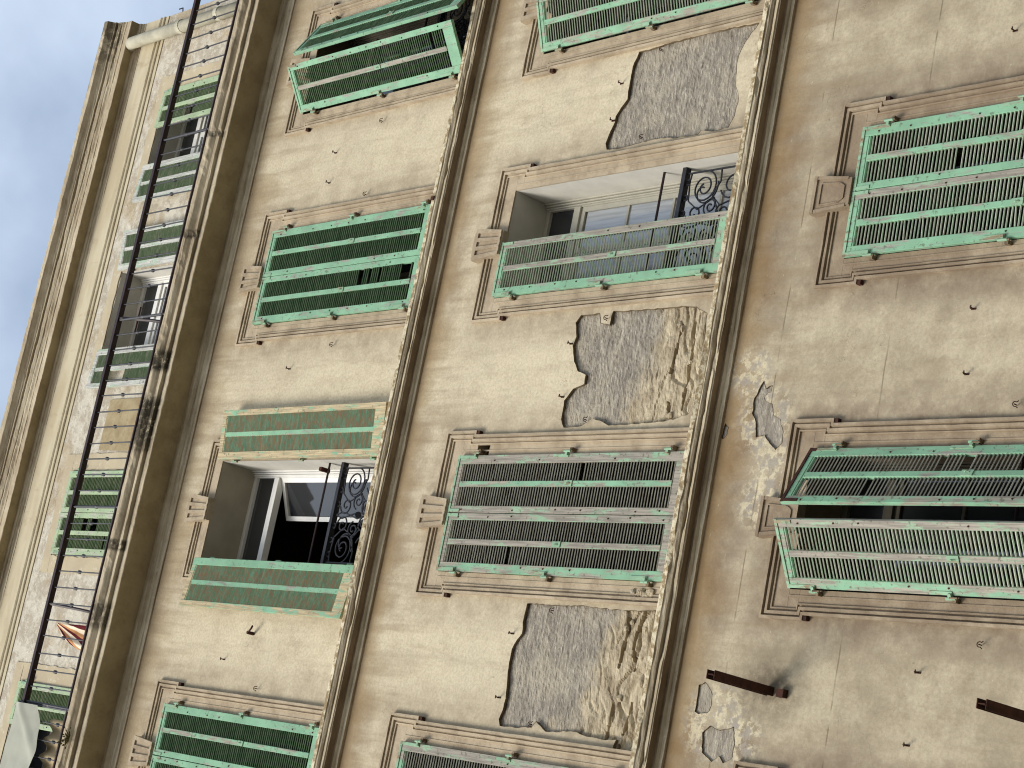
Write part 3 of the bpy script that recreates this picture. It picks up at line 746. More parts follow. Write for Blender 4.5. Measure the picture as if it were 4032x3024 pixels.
# ------------------------------------------------------------------ windows in their recesses
def make_window(c, zf, zh, half, y0, depth, floor, casement=(True, True), pale=False, white=False, panes=4):
    """reveal, frame, transom light, two casements; y0 = wall face, depth = recess"""
    yg = y0 + depth
    shown = pale or white
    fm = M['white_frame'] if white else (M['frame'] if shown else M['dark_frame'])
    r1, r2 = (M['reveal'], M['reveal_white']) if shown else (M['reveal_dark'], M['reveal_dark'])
    rv = MB()
    a = 0.0
    rv.quad((c - half, y0 + a, zf), (c - half, y0 + a, zh), (c - half, yg + 0.1, zh), (c - half, yg + 0.1, zf))
    rv.quad((c + half, y0 + a, zf), (c + half, yg + 0.1, zf), (c + half, yg + 0.1, zh), (c + half, y0 + a, zh), 1)
    rv.quad((c - half, y0 + a, zh), (c + half, y0 + a, zh), (c + half, yg + 0.1, zh), (c - half, yg + 0.1, zh), 1 if pale else 0)
    rv.quad((c - half, y0 + a, zf), (c - half, yg + 0.1, zf), (c + half, yg + 0.1, zf), (c + half, y0 + a, zf))
    # shift reveals a hair inside the cut edge of the skin
    for i, v in enumerate(rv.v):
        x, y, z = v
        x += 0.0015 if x < c else -0.0015
        z += -0.0015 if z > (zf + zh) / 2 else 0.0015
        rv.v[i] = (x, y + 0.003, z)
    win = rv.build('window', [r1, r2], bld, recalc=False)
    fr = MB(); w = 0.065
    fr.box(c - half + 0.003, c - half + w, yg, yg + 0.06, zf, zh - 0.002)
    fr.box(c + half - w, c + half - 0.003, yg, yg + 0.06, zf, zh - 0.002)
    fr.box(c - half + w + 0.001, c + half - w - 0.001, yg, yg + 0.06, zh - 0.055, zh - 0.002)
    # architrave steps on the jambs
    for k, (o, d) in enumerate(((0.0, 0.045), (0.018, 0.030), (0.036, 0.015))):
        fr.box(c - half + 0.003 + o, c - half + o + 0.016, yg - d, yg - 0.001, zf, zh - 0.003)
        fr.box(c + half - o - 0.016, c + half - 0.003 - o, yg - d, yg - 0.001, zf, zh - 0.003)
    zt = zh - 0.375
    fr.box(c - half + w + 0.001, c + half - w - 0.001, yg - 0.012, yg + 0.058, zt - 0.075, zt)
    fr.build('frame', fm, win)
    pn = MB(); pn.box(c - half + w + 0.001, c + half - w - 0.001, yg + 0.030, yg + 0.036, zt + 0.001, zh - 0.056)
    pn.build('pane', M['glass_dark'], win)
    # room behind
    rm = MB(); X0, X1, Y0, Y1, Z0, Z1 = c - 1.1, c + 1.1, yg + 0.101, yg + 3.0, zf - 0.2, zh + 0.35
    rm.quad((X0, Y1, Z0), (X1, Y1, Z0), (X1, Y1, Z1), (X0, Y1, Z1)); rm.quad((X0, Y0, Z0), (X0, Y1, Z0), (X0, Y1, Z1), (X0, Y0, Z1))
    rm.quad((X1, Y0, Z0), (X1, Y1, Z0), (X1, Y1, Z1), (X1, Y0, Z1)); rm.quad((X0, Y0, Z1), (X1, Y0, Z1), (X1, Y1, Z1), (X0, Y1, Z1))
    rm.quad((X0, Y0, Z0), (X1, Y0, Z0), (X1, Y1, Z0), (X0, Y1, Z0))
    rm.quad((X0, Y0, Z0), (c - half, Y0, Z0), (c - half, Y0, Z1), (X0, Y0, Z1)); rm.quad((c + half, Y0, Z0), (X1, Y0, Z0), (X1, Y0, Z1), (c + half, Y0, Z1))
    rm.quad((c - half, Y0, zh), (c + half, Y0, zh), (c + half, Y0, Z1), (c - half, Y0, Z1)); rm.quad((c - half, Y0, Z0), (c + half, Y0, Z0), (c + half, Y0, zf), (c - half, Y0, zf))
    rm.build('room', M['room'], win, recalc=False)
    top, bot = zt - 0.08, zf + 0.01
    wc = half - w - 0.003
    for s, state in zip((-1, 1), casement):
        if state is None: continue
        cm = MB(); gm = MB(); st = 0.045
        # local: x from hinge (0) inward to wc, y 0..0.04
        d = -s
        def bx(mb_, x0, x1, y0_, y1_, z0_, z1_): mb_.box(min(d * x0, d * x1), max(d * x0, d * x1), y0_, y1_, z0_, z1_)
        H = top - bot
        bx(cm, 0, st, 0, 0.04, -H, 0); bx(cm, wc - st, wc, 0, 0.04, -H, 0)
        bx(cm, st + 0.001, wc - st - 0.001, 0, 0.04, -st, 0); bx(cm, st + 0.001, wc - st - 0.001, 0, 0.04, -H, -H + 0.09)
        ph_ = (H - 0.09 - st) / panes
        for k in range(1, panes):
            zz = -st - ph_ * k; bx(cm, st + 0.001, wc - st - 0.001, 0.004, 0.036, zz - 0.012, zz + 0.012)
        for k in range(panes):
            z1 = -st - ph_ * k - 0.0125; z0 = -st - ph_ * (k + 1) + 0.0125
            bx(gm, st + 0.001, wc - st - 0.001, 0.018, 0.022, z0, z1)
        so = cm.build('casement', M['white_frame'] if white else fm, win)
        so.location = (c + s * (half - w - 0.001), yg + 0.008, top)
        po = gm.build('pane', M['glass_pale'] if pale else M['glass_dark'], so)
        po.parent = win; po.location = so.location
        if state is not True:
            so.rotation_euler = (0, 0, radians(-state * s)); po.rotation_euler = so.rotation_euler
    return win

for f in (1, 2, 3):
    for i, c in enumerate(COLS):
        if f == 3 and i == 1:
            w = make_window(c, FOOT[f], HEAD[f], HALF, 0, 0.385, f, casement=(88, 23), panes=1, white=True)
            w['label'] = 'open window with one casement swung inward, dark room behind'
        elif f == 2 and i == 2:
            w = make_window(c, FOOT[f], HEAD[f], HALF, 0, 0.37, f, pale=True)
            w['label'] = 'window with pale curtained panes behind half open shutters'
        else:
            w = make_window(c, FOOT[f], HEAD[f], HALF, 0, 0.38, f)
for i, c in enumerate(ACOLS):
    w = make_window(c, AFOOT, AHEAD, AHALF, ATTIC_Y, 0.29, 4, pale=(i in (2, 3)), white=(i in (2, 3)), panes=2 if i >= 2 else 3,
                    casement=(True, True) if i != 0 else (None, True))
    # smooth tan plaster band round the attic opening
    b = MB(); o = 0.20; y = ATTIC_Y - 0.012
    def band(x0, x1, z0, z1, sd):
        nx_, nzz = max(1, int((x1 - x0) / 0.05)), max(1, int((z1 - z0) / 0.05))
        def fn(u, v):
            x = x0 + (x1 - x0) * u; z = z0 + (z1 - z0) * v
            e = 0.015 * noise.noise(Vector((x * 9, z * 9, sd)))
            if u in (0, 1): x += e
            if v in (0, 1): z += e
            return (x, y, z)
        b.grid(fn, nx_, nzz)
    band(c - AHALF - o, c - AHALF - 0.015, AFOOT, AHEAD + 0.015, i); band(c + AHALF + 0.015, c + AHALF + o, AFOOT, AHEAD + 0.015, i + 4)
    band(c - AHALF - o, c + AHALF + o, AHEAD + 0.018, AHEAD + 0.19, i + 9)
    b.build('plaster_band', M['band'], w, recalc=False)
b = MB()
def fn(u, v):
    zz = 20.93 - 1.45 * u; xx = 3.66 - 0.57 * v - 0.05 * u * v
    return (xx + 0.006 * nz2(xx, zz, 12), ATTIC_Y - 0.016, zz)
b.grid(fn, 12, 8); b.build('mortar_panel', M['patch'], bld, recalc=False, label='flat tan mortar panel on the attic wall')

# ------------------------------------------------------------------ louvred shutters
WL = 0.484
SLATS_SINGLE = []       # shutters whose slats are separate objects
slat_meshes = {}
def slat_mesh(L, mat, attic=False):
    key = (round(L, 4), mat.name)
    if key not in slat_meshes:
        m = MB(); w, t = 0.0180, 0.0040
        m.box(-L / 2, L / 2, -w, w, -t, t)
        me = m.mesh('slat', mat); slat_meshes[key] = me
    return slat_meshes[key]
SL_TILT = radians(45)     # outer edge low, inner edge high when closed

def shutter(hx, hy, ztop, H, s, ang, frame_mat, slat_mat, single=False, rail_mat=None, stile_mats=None, width=WL, missing=(), hinge_iron=True, seed=0, label=None, lean=0.0, top_br=True, br_mat=None):
    """s=+1: hinged on the right jamb, s=-1: on the left. ang = opening in degrees (0 closed, 180 flat on the wall)"""
    rnd = random.Random(seed * 77 + 5)
    d = -s
    th = 0.034
    xo, xm0, xm1, xi = 0.074, 0.222, 0.268, width - 0.056
    mats = [stile_mats[k] if stile_mats else frame_mat for k in range(3)] + [rail_mat or frame_mat]
    m = MB()
    def bx(x0, x1, y0, y1, z0, z1, mi=0):
        m.box(min(d * x0, d * x1), max(d * x0, d * x1), y0, y1, z0, z1, mi)
    bx(0.002, xo, 0, th, -H, 0, 0)
    bx(xi, width, 0, th, -H, 0, 2)
    bx(xo + 0.0005, xi - 0.0005, 0.001, th - 0.001, -0.070, -0.001, 3)
    bx(xo + 0.0005, xi - 0.0005, 0.001, th - 0.001, -H + 0.001, -H + 0.15, 3)
    bx(xm0, xm1, -0.006, th - 0.004, -H + 0.151, -0.085, 1)
    bx(xo + 0.001, xi - 0.001, 0.004, th - 0.004, -0.084, -0.071, 3)
    o = m.build('shutter', mats, bld, label=label)
    bevelled(o, 0.0025, 1)
    o.location = (hx, hy, ztop)
    o.rotation_euler = (lean, 0, radians(ang) * s)
    pitch = 0.0310
    k = 0; z = -0.100
    joined = MB()
    while z > -H + 0.165:
        for col, (a, b_) in enumerate(((xo, xm0), (xm1, xi))):
            if (col, k) in missing: continue
            if rnd.random() < 0.004 and (col, k) not in missing: continue
            L = b_ - a + 0.008; cx = d * (a + b_) / 2
            tilt = SL_TILT + rnd.uniform(-0.035, 0.035); roll = rnd.gauss(0, 0.005)
            if rnd.random() < 0.01: roll = rnd.uniform(-0.12, 0.12)
            mt = Matrix.Translation((cx, th / 2, z + rnd.uniform(-0.0012, 0.0012))) @ Matrix.Rotation(roll, 4, 'Y') @ Matrix.Rotation(tilt, 4, 'X')
            if single and ztop + z > 8.48:
                so = put('slat', slat_mesh(L, slat_mat), o); so.matrix_local = mt
            else:
                joined.box(-L / 2, L / 2, -0.0180, 0.0180, -0.0040, 0.0040, 0, mt)
        z -= pitch; k += 1
    if joined.v:
        so = put('slats', joined.mesh('slats', slat_mat), o); so['kind'] = 'stuff'
    # ironwork: three strap hinges, two corner brackets, a latch on the middle stile
    for zz in (-0.235, -1.345, -2.445):
        if -zz > H - 0.03: zz = -H + 0.07
        h = MB()
        h.box(min(d * -0.012, d * 0.020), max(d * -0.012, d * 0.020), -0.022, -0.001, zz - 0.012, zz + 0.012)
        h.box(min(d * 0.006, d * 0.030), max(d * 0.006, d * 0.030), -0.007, -0.0005, zz - 0.015, zz + 0.16)
        h.tube([(d * -0.014, -0.016, zz - 0.045), (d * -0.014, -0.016, zz + 0.030)], 0.011, 6)
        h.build('strap_hinge', M['iron_mint'], o)
    if top_br:
        h = MB()
        h.box(min(0, d * width), max(0, d * width), -0.006, -0.0005, -0.030, -0.006)
        h.box(min(d * 0.004, d * 0.028), max(d * 0.004, d * 0.028), -0.0062, -0.0006, -0.17, -0.031)
        h.box(min(d * (width - 0.028), d * (width - 0.004)), max(d * (width - 0.028), d * (width - 0.004)), -0.0062, -0.0006, -0.15, -0.031)
        h.build('corner_bracket', br_mat or M['iron_mint'], o)
    h = MB()
    zl = -1.42
    h.box(min(d * xm0, d * xm1), max(d * xm0, d * xm1), -0.014, -0.0065, zl - 0.045, zl + 0.045)
    h.tube([(d * (xm0 + 0.02), -0.014, zl - 0.02), (d * (xm0 + 0.02), -0.028, zl), (d * (xm0 + 0.02), -0.014, zl + 0.02)], 0.004, 5)
    h.build('latch', M['iron_mint'], o)
    h = MB()
    for q in range(9):
        zz = -0.2 - q * (H - 0.4) / 8 + rnd.uniform(-0.05, 0.05)
        xx = d * rnd.choice([width - 0.028 + rnd.uniform(-0.01, 0.01), 0.05])
        h.tube([(xx, -0.0005, zz), (xx, -0.006, zz)], 0.0065, 6)
    h.build('bolt_heads', M['rust'], o)['kind'] = 'stuff'
    # the wall block that carries each hinge pin
    for zz in (-0.235, -1.345, -2.445):
        if -zz > H - 0.03: zz = -H + 0.07
        p = MB()
        p.box(hx + s * 0.030 - 0.014, hx + s * 0.030 + 0.014, hy - 0.011, hy + 0.038, ztop + zz - 0.050, ztop + zz - 0.022)
        p.tube([(hx + s * 0.016, hy - 0.016, ztop + zz - 0.06), (hx + s * 0.016, hy - 0.016, ztop + zz + 0.0)], 0.007, 6)
        p.build('hinge_pin', M['pin'], bld)
    return o

HY = -0.044
def pair(c, f, angs, fm, sm, single=False, labels=(None, None), stiles=(None, None), seeds=(1, 2), missing=((), ()), rails=(None, None), brs=(None, None)):
    H = HEAD[f] - FOOT[f] - 0.02
    for j, (s, a) in enumerate(((1, angs[0]), (-1, angs[1]))):
        if a is None: continue
        shutter(c + s * HALF, HY, HEAD[f] - 0.004, H, s, a, fm[j], sm[j], single, stile_mats=stiles[j], label=labels[j], seed=seeds[j], missing=missing[j], rail_mat=rails[j], br_mat=brs[j])

m_, mw, mbare, mc = M['mint'], M['mint_worn'], M['mint_bare'], M['mint_cream']
# first row
pair(COLS[2], 1, (0, 0), (m_, m_), (M['slat'], M['slat']), True, ('closed mint shutter, right leaf', 'closed mint shutter with peeled grey meeting stile'),
     ((m_, mw, m_), (m_, m_, mbare)), (11, 12))
pair(COLS[1], 1, (27, 31), (m_, mw), (M['slat_grey'], M['slat']), False, ('half open leaf pushed outward, bright green stiles', 'weathered leaf pushed outward with bare grey stiles'),
     ((m_, m_, mw), (mw, mbare, mbare)), (13, 14), (((0, 40), (0, 41)), ()), brs=(M['rust'], None))
pair(COLS[3], 1, (0, 0), (m_, m_), (M['slat'], M['slat']), seeds=(15, 16))
pair(COLS[0], 1, (0, 0), (m_, m_), (M['slat'], M['slat']), seeds=(17, 18))
# second row
pair(COLS[3], 2, (10, 22), (m_, mw), (M['slat'], M['slat']), seeds=(21, 22), stiles=(None, (mw, m_, m_)), labels=(None, 'worn leaf swung slightly outward at the top of the photo'))
pair(COLS[2], 2, (None, 0), (mw, mw), (M['slat'], M['slat']), seeds=(23, 24), stiles=(None, (m_, mbare, mbare)), labels=(None, 'single closed leaf beside the open half of the window'))
pair(COLS[1], 2, (0, 0), (mw, mw), (M['slat_grey'], M['slat_grey']), seeds=(25, 26), stiles=((mbare, mw, mbare), (mw, mbare, mbare)), rails=(mbare, mbare), labels=('weathered bare grey closed shutter', 'weathered closed shutter with green blotches'))
pair(COLS[0], 2, (0, 0), (mw, m_), (M['slat_grey'], M['slat']), seeds=(27, 28), stiles=((mbare, mw, m_), None))
# third row
pair(COLS[3], 3, (30, 34), (m_, m_), (M['slat_dark'], M['slat_dark']), seeds=(31, 32), stiles=(None, (m_, mbare, m_)), labels=('mint leaf pushed outward beside the string course', 'mint leaf pushed outward with a grey middle stile'))
pair(COLS[2], 3, (0, 0), (m_, m_), (M['slat_dark'], M['slat_dark']), seeds=(33, 34), stiles=(None, None), missing=((), ((1, 50), (1, 51), (1, 55), (1, 71), (1, 72), (1, 73), (1, 74))), labels=('closed mint shutter, right leaf of the third row', 'closed mint shutter with missing slats'))
pair(COLS[1], 3, (174, 173), (m_, m_), (M['slat_brown'], M['slat_brown']), seeds=(35, 36), stiles=((mc, m_, mc), (m_, m_, mc)), rails=(mc, mc), labels=('leaf folded back on the wall with peeling brown slats', 'leaf folded back on the wall, mint frame and brown slats'))
pair(COLS[0], 3, (0, 0), (m_, m_), (M['slat_dark'], M['slat_dark']), seeds=(37, 38), stiles=((m_, mw, m_), None))
# attic
apn, awh = M['attic_paint'], M['attic_white']
AH = AHEAD - AFOOT - 0.02
def ashut(c, s, a, fm, seed, label=None, missing=()):
    shutter(c + s * AHALF, ATTIC_Y - 0.040, AHEAD - 0.004, AH, s, a, fm, M['slat_attic'], False, width=0.467, seed=seed, label=label, missing=missing, top_br=False)
ashut(ACOLS[3], 1, 2, apn, 41, 'nearly closed pale green attic shutter', ((1, 17), (1, 18), (1, 19), (1, 20), (1, 21)))
ashut(ACOLS[3], -1, 176, awh, 42, 'whitewashed attic shutter folded back')
ashut(ACOLS[2], 1, 176, awh, 43, 'faded green and white attic shutter folded back')
ashut(ACOLS[2], -1, 176, awh, 44, 'whitewashed attic shutter with broken slats folded back', tuple((1, k) for k in range(11, 22)))
ashut(ACOLS[1], 1, 0, apn, 45)
ashut(ACOLS[1], -1, 0, apn, 46, None, tuple((1, k) for k in (15, 16, 17, 21, 22, 23, 24)))
ashut(ACOLS[0], 1, 0, apn, 47)
ashut(ACOLS[0], -1, 176, apn, 48)

# hook catch hanging under the folded leaf
h = MB(); h.tube([(1.30, -0.06, 16.78), (1.275, -0.075, 16.77), (1.25, -0.07, 16.80), (1.235, -0.06, 16.82)], 0.009, 6); h.tube([(1.235, -0.005, 16.82), (1.235, -0.075, 16.82)], 0.016, 6)
h.build('shutter_hook', M['rust'], bld)

# ------------------------------------------------------------------ wrought-iron window guards
def spiral(cx, cz, r0, r1, a0, turns, n=26):
    return [(cx + (r0 + (r1 - r0) * t / n) * cos(a0 + turns * 2 * pi * t / n), cz + (r0 + (r1 - r0) * t / n) * sin(a0 + turns * 2 * pi * t / n)) for t in range(n + 1)]
def guard(c, zr, zrod, zb):
    y = 0.12
    m = MB()
    m.box(c - HALF, c + HALF, y - 0.025, y + 0.030, zr - 0.020, zr + 0.020)
    o = m.build('window_guard', M['iron'], bld)
    r = MB(); r.tube([(c - HALF, y, zrod), (c + HALF, y, zrod)], 0.011, 6); r.build('rod', M['rail_iron'], o)
    e = MB()
    for s in (-1, 1): e.box(c + s * 0.435 - 0.006, c + s * 0.435 + 0.006, y - 0.006, y + 0.006, zb, zr - 0.021)
    e.box(c - 0.43, c + 0.43, y - 0.006, y + 0.006, zb, zb + 0.012)
    e.build('guard_frame', M['iron'], o)
    sc_ = MB(); q = 0.0075
    z0 = zr - 0.03
    def crv(pts): sc_.tube([(c + p[0], y, p[1]) for p in pts], q, 5)
    for s in (-1, 1):
        # great scroll in each half
        crv([(s * p[0], p[1]) for p in spiral(0.30, z0 - 0.20, 0.030, 0.135, 0.4, 1.9, 40)])
        crv([(s * p[0], p[1]) for p in spiral(0.275, z0 - 0.20, 0.155, 0.02, -1.2, -0.8, 20)])
        crv([(s * p[0], p[1]) for p in spiral(0.09, z0 - 0.13, 0.085, 0.015, 1.7 if s > 0 else 1.7, 1.4, 26)])
        crv([(s * p[0], p[1]) for p in spiral(0.13, z0 - 0.30, 0.075, 0.014, 2.9, -1.6, 26)])
        crv([(s * p[0], p[1]) for p in spiral(0.07, z0 - 0.44, 0.075, 0.015, 0.6, 1.5, 26)])
        crv([(s * p[0], p[1]) for p in spiral(0.29, z0 - 0.50, 0.12, 0.02, 1.9, 1.7, 30)])
        crv([(s * 0.43, z0 - 0.04), (s * 0.36, z0 - 0.03), (s * 0.2, z0 - 0.05), (s * 0.12, z0 - 0.16), (s * 0.2, z0 - 0.33), (s * 0.05, z0 - 0.40), (0, z0 - 0.52)])
        crv([(s * 0.43, z0 - 0.36), (s * 0.33, z0 - 0.37), (s * 0.22, z0 - 0.30), (s * 0.13, z0 - 0.40), (s * 0.18, z0 - 0.60)])
        crv([(0, z0 - 0.01), (s * 0.03, z0 - 0.1), (0, z0 - 0.22), (s * 0.03, z0 - 0.33), (0, z0 - 0.46)])
        for k in range(3): crv([(s * p[0], p[1]) for p in spiral(0.36 - 0.13 * k, z0 - 0.012, 0.022, 0.022, 0, 1.0, 10)])
    sc_.tube([(c, y, z0 - 0.34), (c, y - 0.02, z0 - 0.36)], 0.03, 6)
    sc_.build('scrollwork', M['iron'], o)
for f, zr, zrod in ((3, 16.15, 16.385), (2, 12.41, 12.66), (1, 8.65, 8.9)):
    for i, c in enumerate(COLS):
        if (f, i) in ((3, 1), (2, 2), (1, 1), (3, 3)): guard(c, zr, zrod, FOOT[f] + 0.06)

# ------------------------------------------------------------------ shutter dogs and rings on the piers
def dog(x, z):
    m = MB(); m.tube([(x, 0.01, z), (x, -0.044, z)], 0.005, 6)
    m.box(x - 0.013, x + 0.013, -0.048, -0.042, z - 0.010, z - 0.003)
    m.box(x - 0.006, x + 0.006, -0.006, 0.002, z - 0.018, z + 0.018)
    m.build('shutter_dog', M['rust'], bld)
def ring(x, z):
    m = MB(); m.tube([(x, -0.006, z), (x, -0.038, z)], 0.004, 5)
    pts = [(x + 0.017 * cos(a), -0.036 - 0.004 * sin(a), z - 0.006 + 0.016 * sin(a)) for a in [radians(q) for q in range(-40, 230, 27)]]
    m.tube([(pts[0][0] + 0.01, -0.03, pts[0][2] - 0.01)] + pts + [(pts[-1][0] - 0.01, -0.03, pts[-1][2] - 0.01)], 0.0034, 5)
    m.build('catch_ring', M['rust'], bld)
for x, z in ((5.982, 17.25), (5.668, 17.246), (3.772, 17.21), (0.974, 17.213), (3.37, 17.23),
             (6.04, 13.237), (5.713, 13.253), (3.792, 13.24), (3.348, 13.222), (1.438, 13.273), (0.937, 13.284),
             (5.773, 9.358), (3.805, 9.36), (3.359, 9.338), (1.41, 9.371), (0.953, 9.375)): dog(x, z)
for x, z in ((6.207, 16.558), (5.462, 16.564), (3.97, 16.565), (0.75, 16.565),
             (6.26, 12.808), (5.503, 12.851), (3.976, 12.862), (3.146, 12.878), (1.637, 12.847), (0.767, 12.846), (3.136, 8.916), (1.61, 8.927)): ring(x, z)
# iron stubs let into the third-row pier cornice and the window jamb of row two
for x, y, z in ((5.223, -0.16, 15.30), (2.80, 0.05, 16.42)):
    m = MB(); m.box(x - 0.018, x + 0.018, y, y + 0.10, z - 0.02, z + 0.02); m.build('iron_stub', M['rust'], bld)

# ------------------------------------------------------------------ rusty beams of the vanished canopy
def beam(x, z, L, label, stub=True):
    m = MB()
    t = 0.006; w, hgt = 0.030, 0.062
    m.box(x - w, x + w, -L, 0.02, z + hgt / 2 - t, z + hgt / 2)
    m.box(x - w, x + w, -L + 0.01, 0.02, z - hgt / 2, z - hgt / 2 + t)
    m.box(x - t / 2, x + t / 2, -L + 0.004, 0.02, z - hgt / 2 + t + 0.0005, z + hgt / 2 - t - 0.0005)
    for v in range(len(m.v)):
        X, Y, Z = m.v[v]; m.v[v] = (X + 0.004 * nz2(Y, Z, 9), Y, Z + 0.004 * nz2(Y, X, 7, 3))
    m.build('rusty_beam', M['rust'], bld, label=label)
    if stub:
        q = MB(); q.box(x - 0.035, x + 0.02, -0.05, 0.01, z - 0.155, z - 0.095); q.build('iron_stub', M['rust'], bld)
beam(1.198, 10.56, 0.60, 'rusty iron beam jutting from the lower wall, whole length in view')
beam(1.185, 8.44, 0.60, 'rusty iron beam at the right edge of the photo, cut off by the frame', False)
# broken stone at the jamb foot of the weathered shutter
m = MB()
def chunk(cx, cy, cz, r, sd):
    i = len(m.v); nU, nV = 8, 5
    for a in range(nU):
        for b_ in range(nV + 1):
            th_, ph_ = 2 * pi * a / nU, pi * b_ / nV
            d = Vector((cos(th_) * sin(ph_), sin(th_) * sin(ph_), cos(ph_)))
            q = r * (1 + 0.55 * noise.noise(d * 1.7 + Vector((sd, 0, 0))))
            m.v.append((cx + d.x * q, cy + d.y * q * 0.6, cz + d.z * q))
    for a in range(nU):
        for b_ in range(nV):
            k = i + a * (nV + 1) + b_; k2 = i + ((a + 1) % nU) * (nV + 1) + b_
            m.f.append((k, k + 1, k2 + 1, k2)); m.mi.append(0)
for q in range(7): chunk(1.78 + random.uniform(-0.03, 0.06), -0.012, 11.84 + q * 0.03, random.uniform(0.02, 0.04), q)
m.build('broken_stone', M['masonry'], bld)
# stone lumps along the foot of the bare patches
m = MB()
for q in range(16):
    if q % 2: x = random.uniform(0.76, 1.64)
    else: x = random.uniform(3.15, 3.98)
    z = random.uniform(11.74, 12.06) if random.random() < 0.7 else random.uniform(12.0, 12.3)
    chunk(x, 0.022, z, random.uniform(0.012, 0.030), q * 3.3)
m.build('stone_lumps', M['masonry'], bld)['kind'] = 'stuff'

# ------------------------------------------------------------------ balcony railing
rail = MB(); YR = -0.37
XA = 0.27
rail.box(XA - 0.02, XR - 0.05, YR - 0.028, YR + 0.028, 20.062, 20.108)
ro = rail.build('balcony_railing', M['rail_iron'], bld, label='long rusty maroon railing with knotted balusters')
b = MB()
nseg = 60
pp = [(XL + (XR - 0.05 - XL) * k / nseg, YR + 0.004 * nz2(k, 1, 0.7), 19.185 + 0.004 * nz2(k, 2, 0.9)) for k in range(nseg + 1)]
b.tube(pp, 0.017, 5); b.build('bottom_rail', M['rail_iron'], ro)
def baluster_mesh(name, z0, z1, knot, r):
    z1 -= z0; knot -= z0; z0 = 0.0
    mm = MB(); mm.tube([(0, 0, z0), (0, 0, z1)], r, 6)
    mm.tube([(0, 0, knot - 0.036), (0, 0, knot - 0.012), (0, 0, knot + 0.012), (0, 0, knot + 0.036)], [r * 1.1, 0.020, 0.020, r * 1.1], 6)
    return mm.mesh(name, M['iron'])
bal = baluster_mesh('baluster', 19.195, 20.062, 19.615, 0.0075)
shortb = baluster_mesh('baluster', 19.195, 19.70, 19.615 - 0.3, 0.0065)
post = baluster_mesh('post', 19.15, 20.062, 19.60, 0.015)
for k in range(-8, 48):
    x = 0.279 + 0.1693 * k
    if x > XR - 0.1 or x < XL: continue
    foot = 19.15 if (k % 12 == 0 and x > 0.25) else 19.195
    if x > 0.25:
        o = put('post' if k % 12 == 0 else 'baluster', post if k % 12 == 0 else bal, ro)
    else: o = put('baluster', shortb, ro)
    o.location = (x, YR, foot); o.rotation_euler = (0, random.gauss(0, 0.006), 0)
for x in (1.27, 4.34, 8.25):
    m = MB(); m.tube([(x + 0.02, YR, 20.06), (x, YR + 0.12, 19.6), (x - 0.03, YR + 0.26, 19.16)], 0.018, 6); m.build('brace', M['rail_iron'], ro)
# the laundry line post left of the railing's end
m = MB(); m.tube([(0.262, YR, 19.15), (0.262, YR, 20.20)], 0.013, 6); m.build('post', M['iron'], ro)

# ------------------------------------------------------------------ drainpipe
m = MB()
m.tube([(8.13, 0.20, 22.46), (8.135, 0.14, 22.43), (8.14, 0.105, 22.36), (8.14, 0.105, 22.2), (8.13, 0.105, 19.15)], 0.074, 16)
pipe = m.build('drainpipe', M['pipe'], bld, smooth=True, label='fat pale drainpipe running down the end of the attic wall')
for z in (21.22, 20.4):
    m = MB(); m.tube([(8.138, 0.105, z - 0.035), (8.138, 0.105, z + 0.035)], 0.081, 16); m.build('pipe_joint', M['pipe'], pipe)
m = MB(); m.tube([(8.40, 0.24, 21.52), (8.50, 0.24, 21.56), (8.50, 0.24, 21.64)], 0.008, 5); m.build('wall_hook', M['iron'], bld)
m = MB()
for x, z, l in ((5.0, 20.9, 0.3),): m.tube([(4.83, ATTIC_Y + 0.22, 21.2), (4.52, ATTIC_Y + 0.22, 21.2)], 0.010, 5)
m.build('curtain_rod', M['rust'], bld)

# ------------------------------------------------------------------ loose things on the balcony
def tag(o, label, cat, group=None):
    o['label'] = label; o['category'] = cat
    if group: o['group'] = group

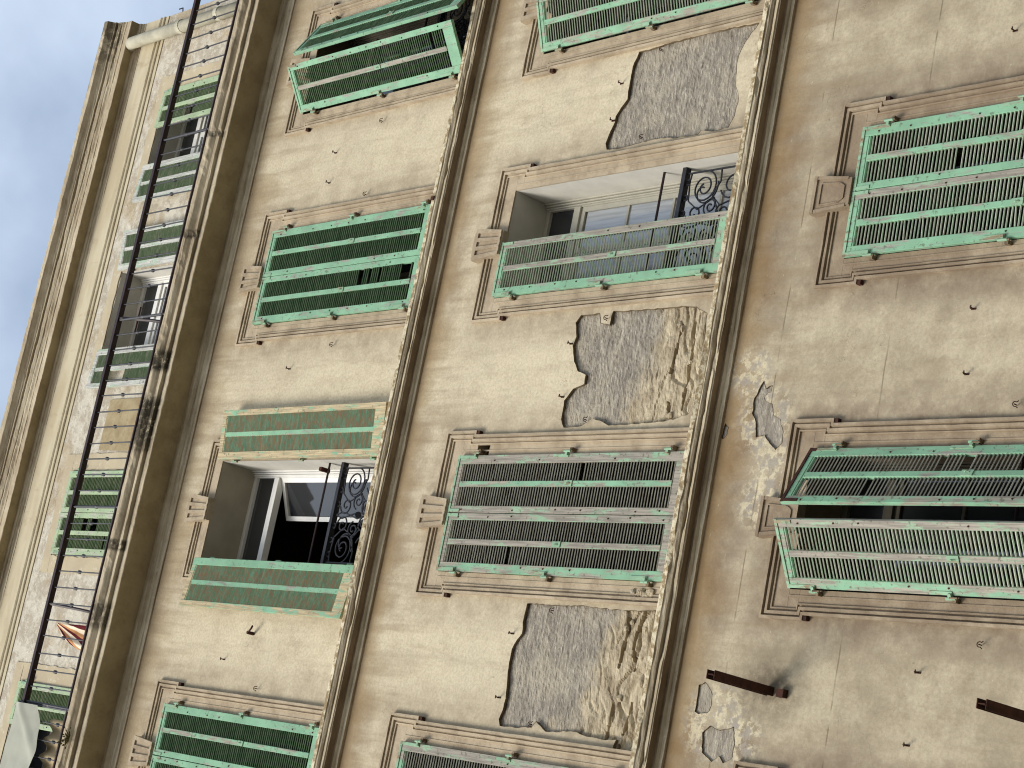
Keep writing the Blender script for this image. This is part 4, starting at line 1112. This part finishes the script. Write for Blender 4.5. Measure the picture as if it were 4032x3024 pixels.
# grey canvas sheet tied along the outside of the railing
m = MB()
def fn(u, v):
    x = 0.262 - 2.6 * u
    top = 20.20 - 0.03 * sin(u * 20) * (1 - u)
    low = 19.60 + 0.05 * sin(u * 24 + 0.6) * exp(-u * 1.5)
    if u < 0.06: low += 0.10 * (1 - u / 0.06) ** 1.2
    z = top + (low - top) * v
    y = YR - 0.035 - 0.010 * sin(u * 46 + v * 2.0) * v - 0.008 * sin(u * 17 + v * 3) - 0.03 * v * (1 - v)
    y -= 0.018 * exp(-((v - 0.2 - u * 4) / 0.12) ** 2)
    return (x, y, z)
m.grid(fn, 70, 18)
o = m.build('canvas_sheet', M['canvas'], smooth=True, recalc=False); tag(o, 'pale grey canvas sheet tied along the balcony rail', 'sheet')
m = MB(); m.tube([(0.262, YR - 0.02, 20.17), (0.275, YR - 0.03, 20.10), (0.255, YR - 0.035, 20.02)], 0.012, 6); m.build('tie', M['iron'], o)

# beige cloth hanging inside the short bars
m = MB()
def fn(u, v):
    x = 0.16 - 2.4 * u
    y = YR + 0.09 + 0.035 * sin(x * 37) + 0.01 * sin(x * 11)
    return (x, y, 19.17 + 0.42 * v + 0.05 * v * abs(sin(x * 18.5)))
m.grid(fn, 120, 8)
o = m.build('hanging_cloth', M['beige_cloth'], smooth=True, recalc=False); tag(o, 'beige gathered cloth behind the short bars beside the canvas sheet', 'cloth')

# striped towel drooping behind the balusters
m = MB()
def fn(u, v):
    z = 19.95 - 0.79 * u
    x = 1.11 - (0.03 + 0.245 * (u ** 0.75) + 0.03 * sin(u * 3.1)) * v
    y = YR + 0.07 - 0.030 * sin(v * 8 + u * 2) * u - 0.012 * sin(v * 17) * u
    return (x, y, max(z, 19.16))
m.grid(fn, 16, 30)
o = m.build('striped_towel', M['towel'], smooth=True, recalc=False); tag(o, 'brown orange and white striped towel drooping behind the railing', 'towel')

# weed rooted in the ledge moulding
m = MB()
for k in range(34):
    a = random.uniform(0, 2 * pi); L = random.uniform(0.03, 0.12); el = random.uniform(-0.7, 0.6)
    p0 = Vector((0.0 + random.uniform(-0.02, 0.02), -0.372, 19.02)); d = Vector((cos(a) * cos(el), -abs(sin(a)) * 0.7 - 0.2, sin(el))).normalized()
    p1 = p0 + d * L; s_ = d.cross(Vector((0, 0, 1))).normalized() * 0.008
    m.tube([tuple(p0), tuple(p1)], 0.0018, 3)
    m.quad(tuple(p1 - s_), tuple(p1 + d * 0.02), tuple(p1 + s_), tuple(p1 - d * 0.02))
o = m.build('weed', M['leaf'], recalc=False); tag(o, 'small dry weed sprouting from the balcony ledge moulding', 'plant')
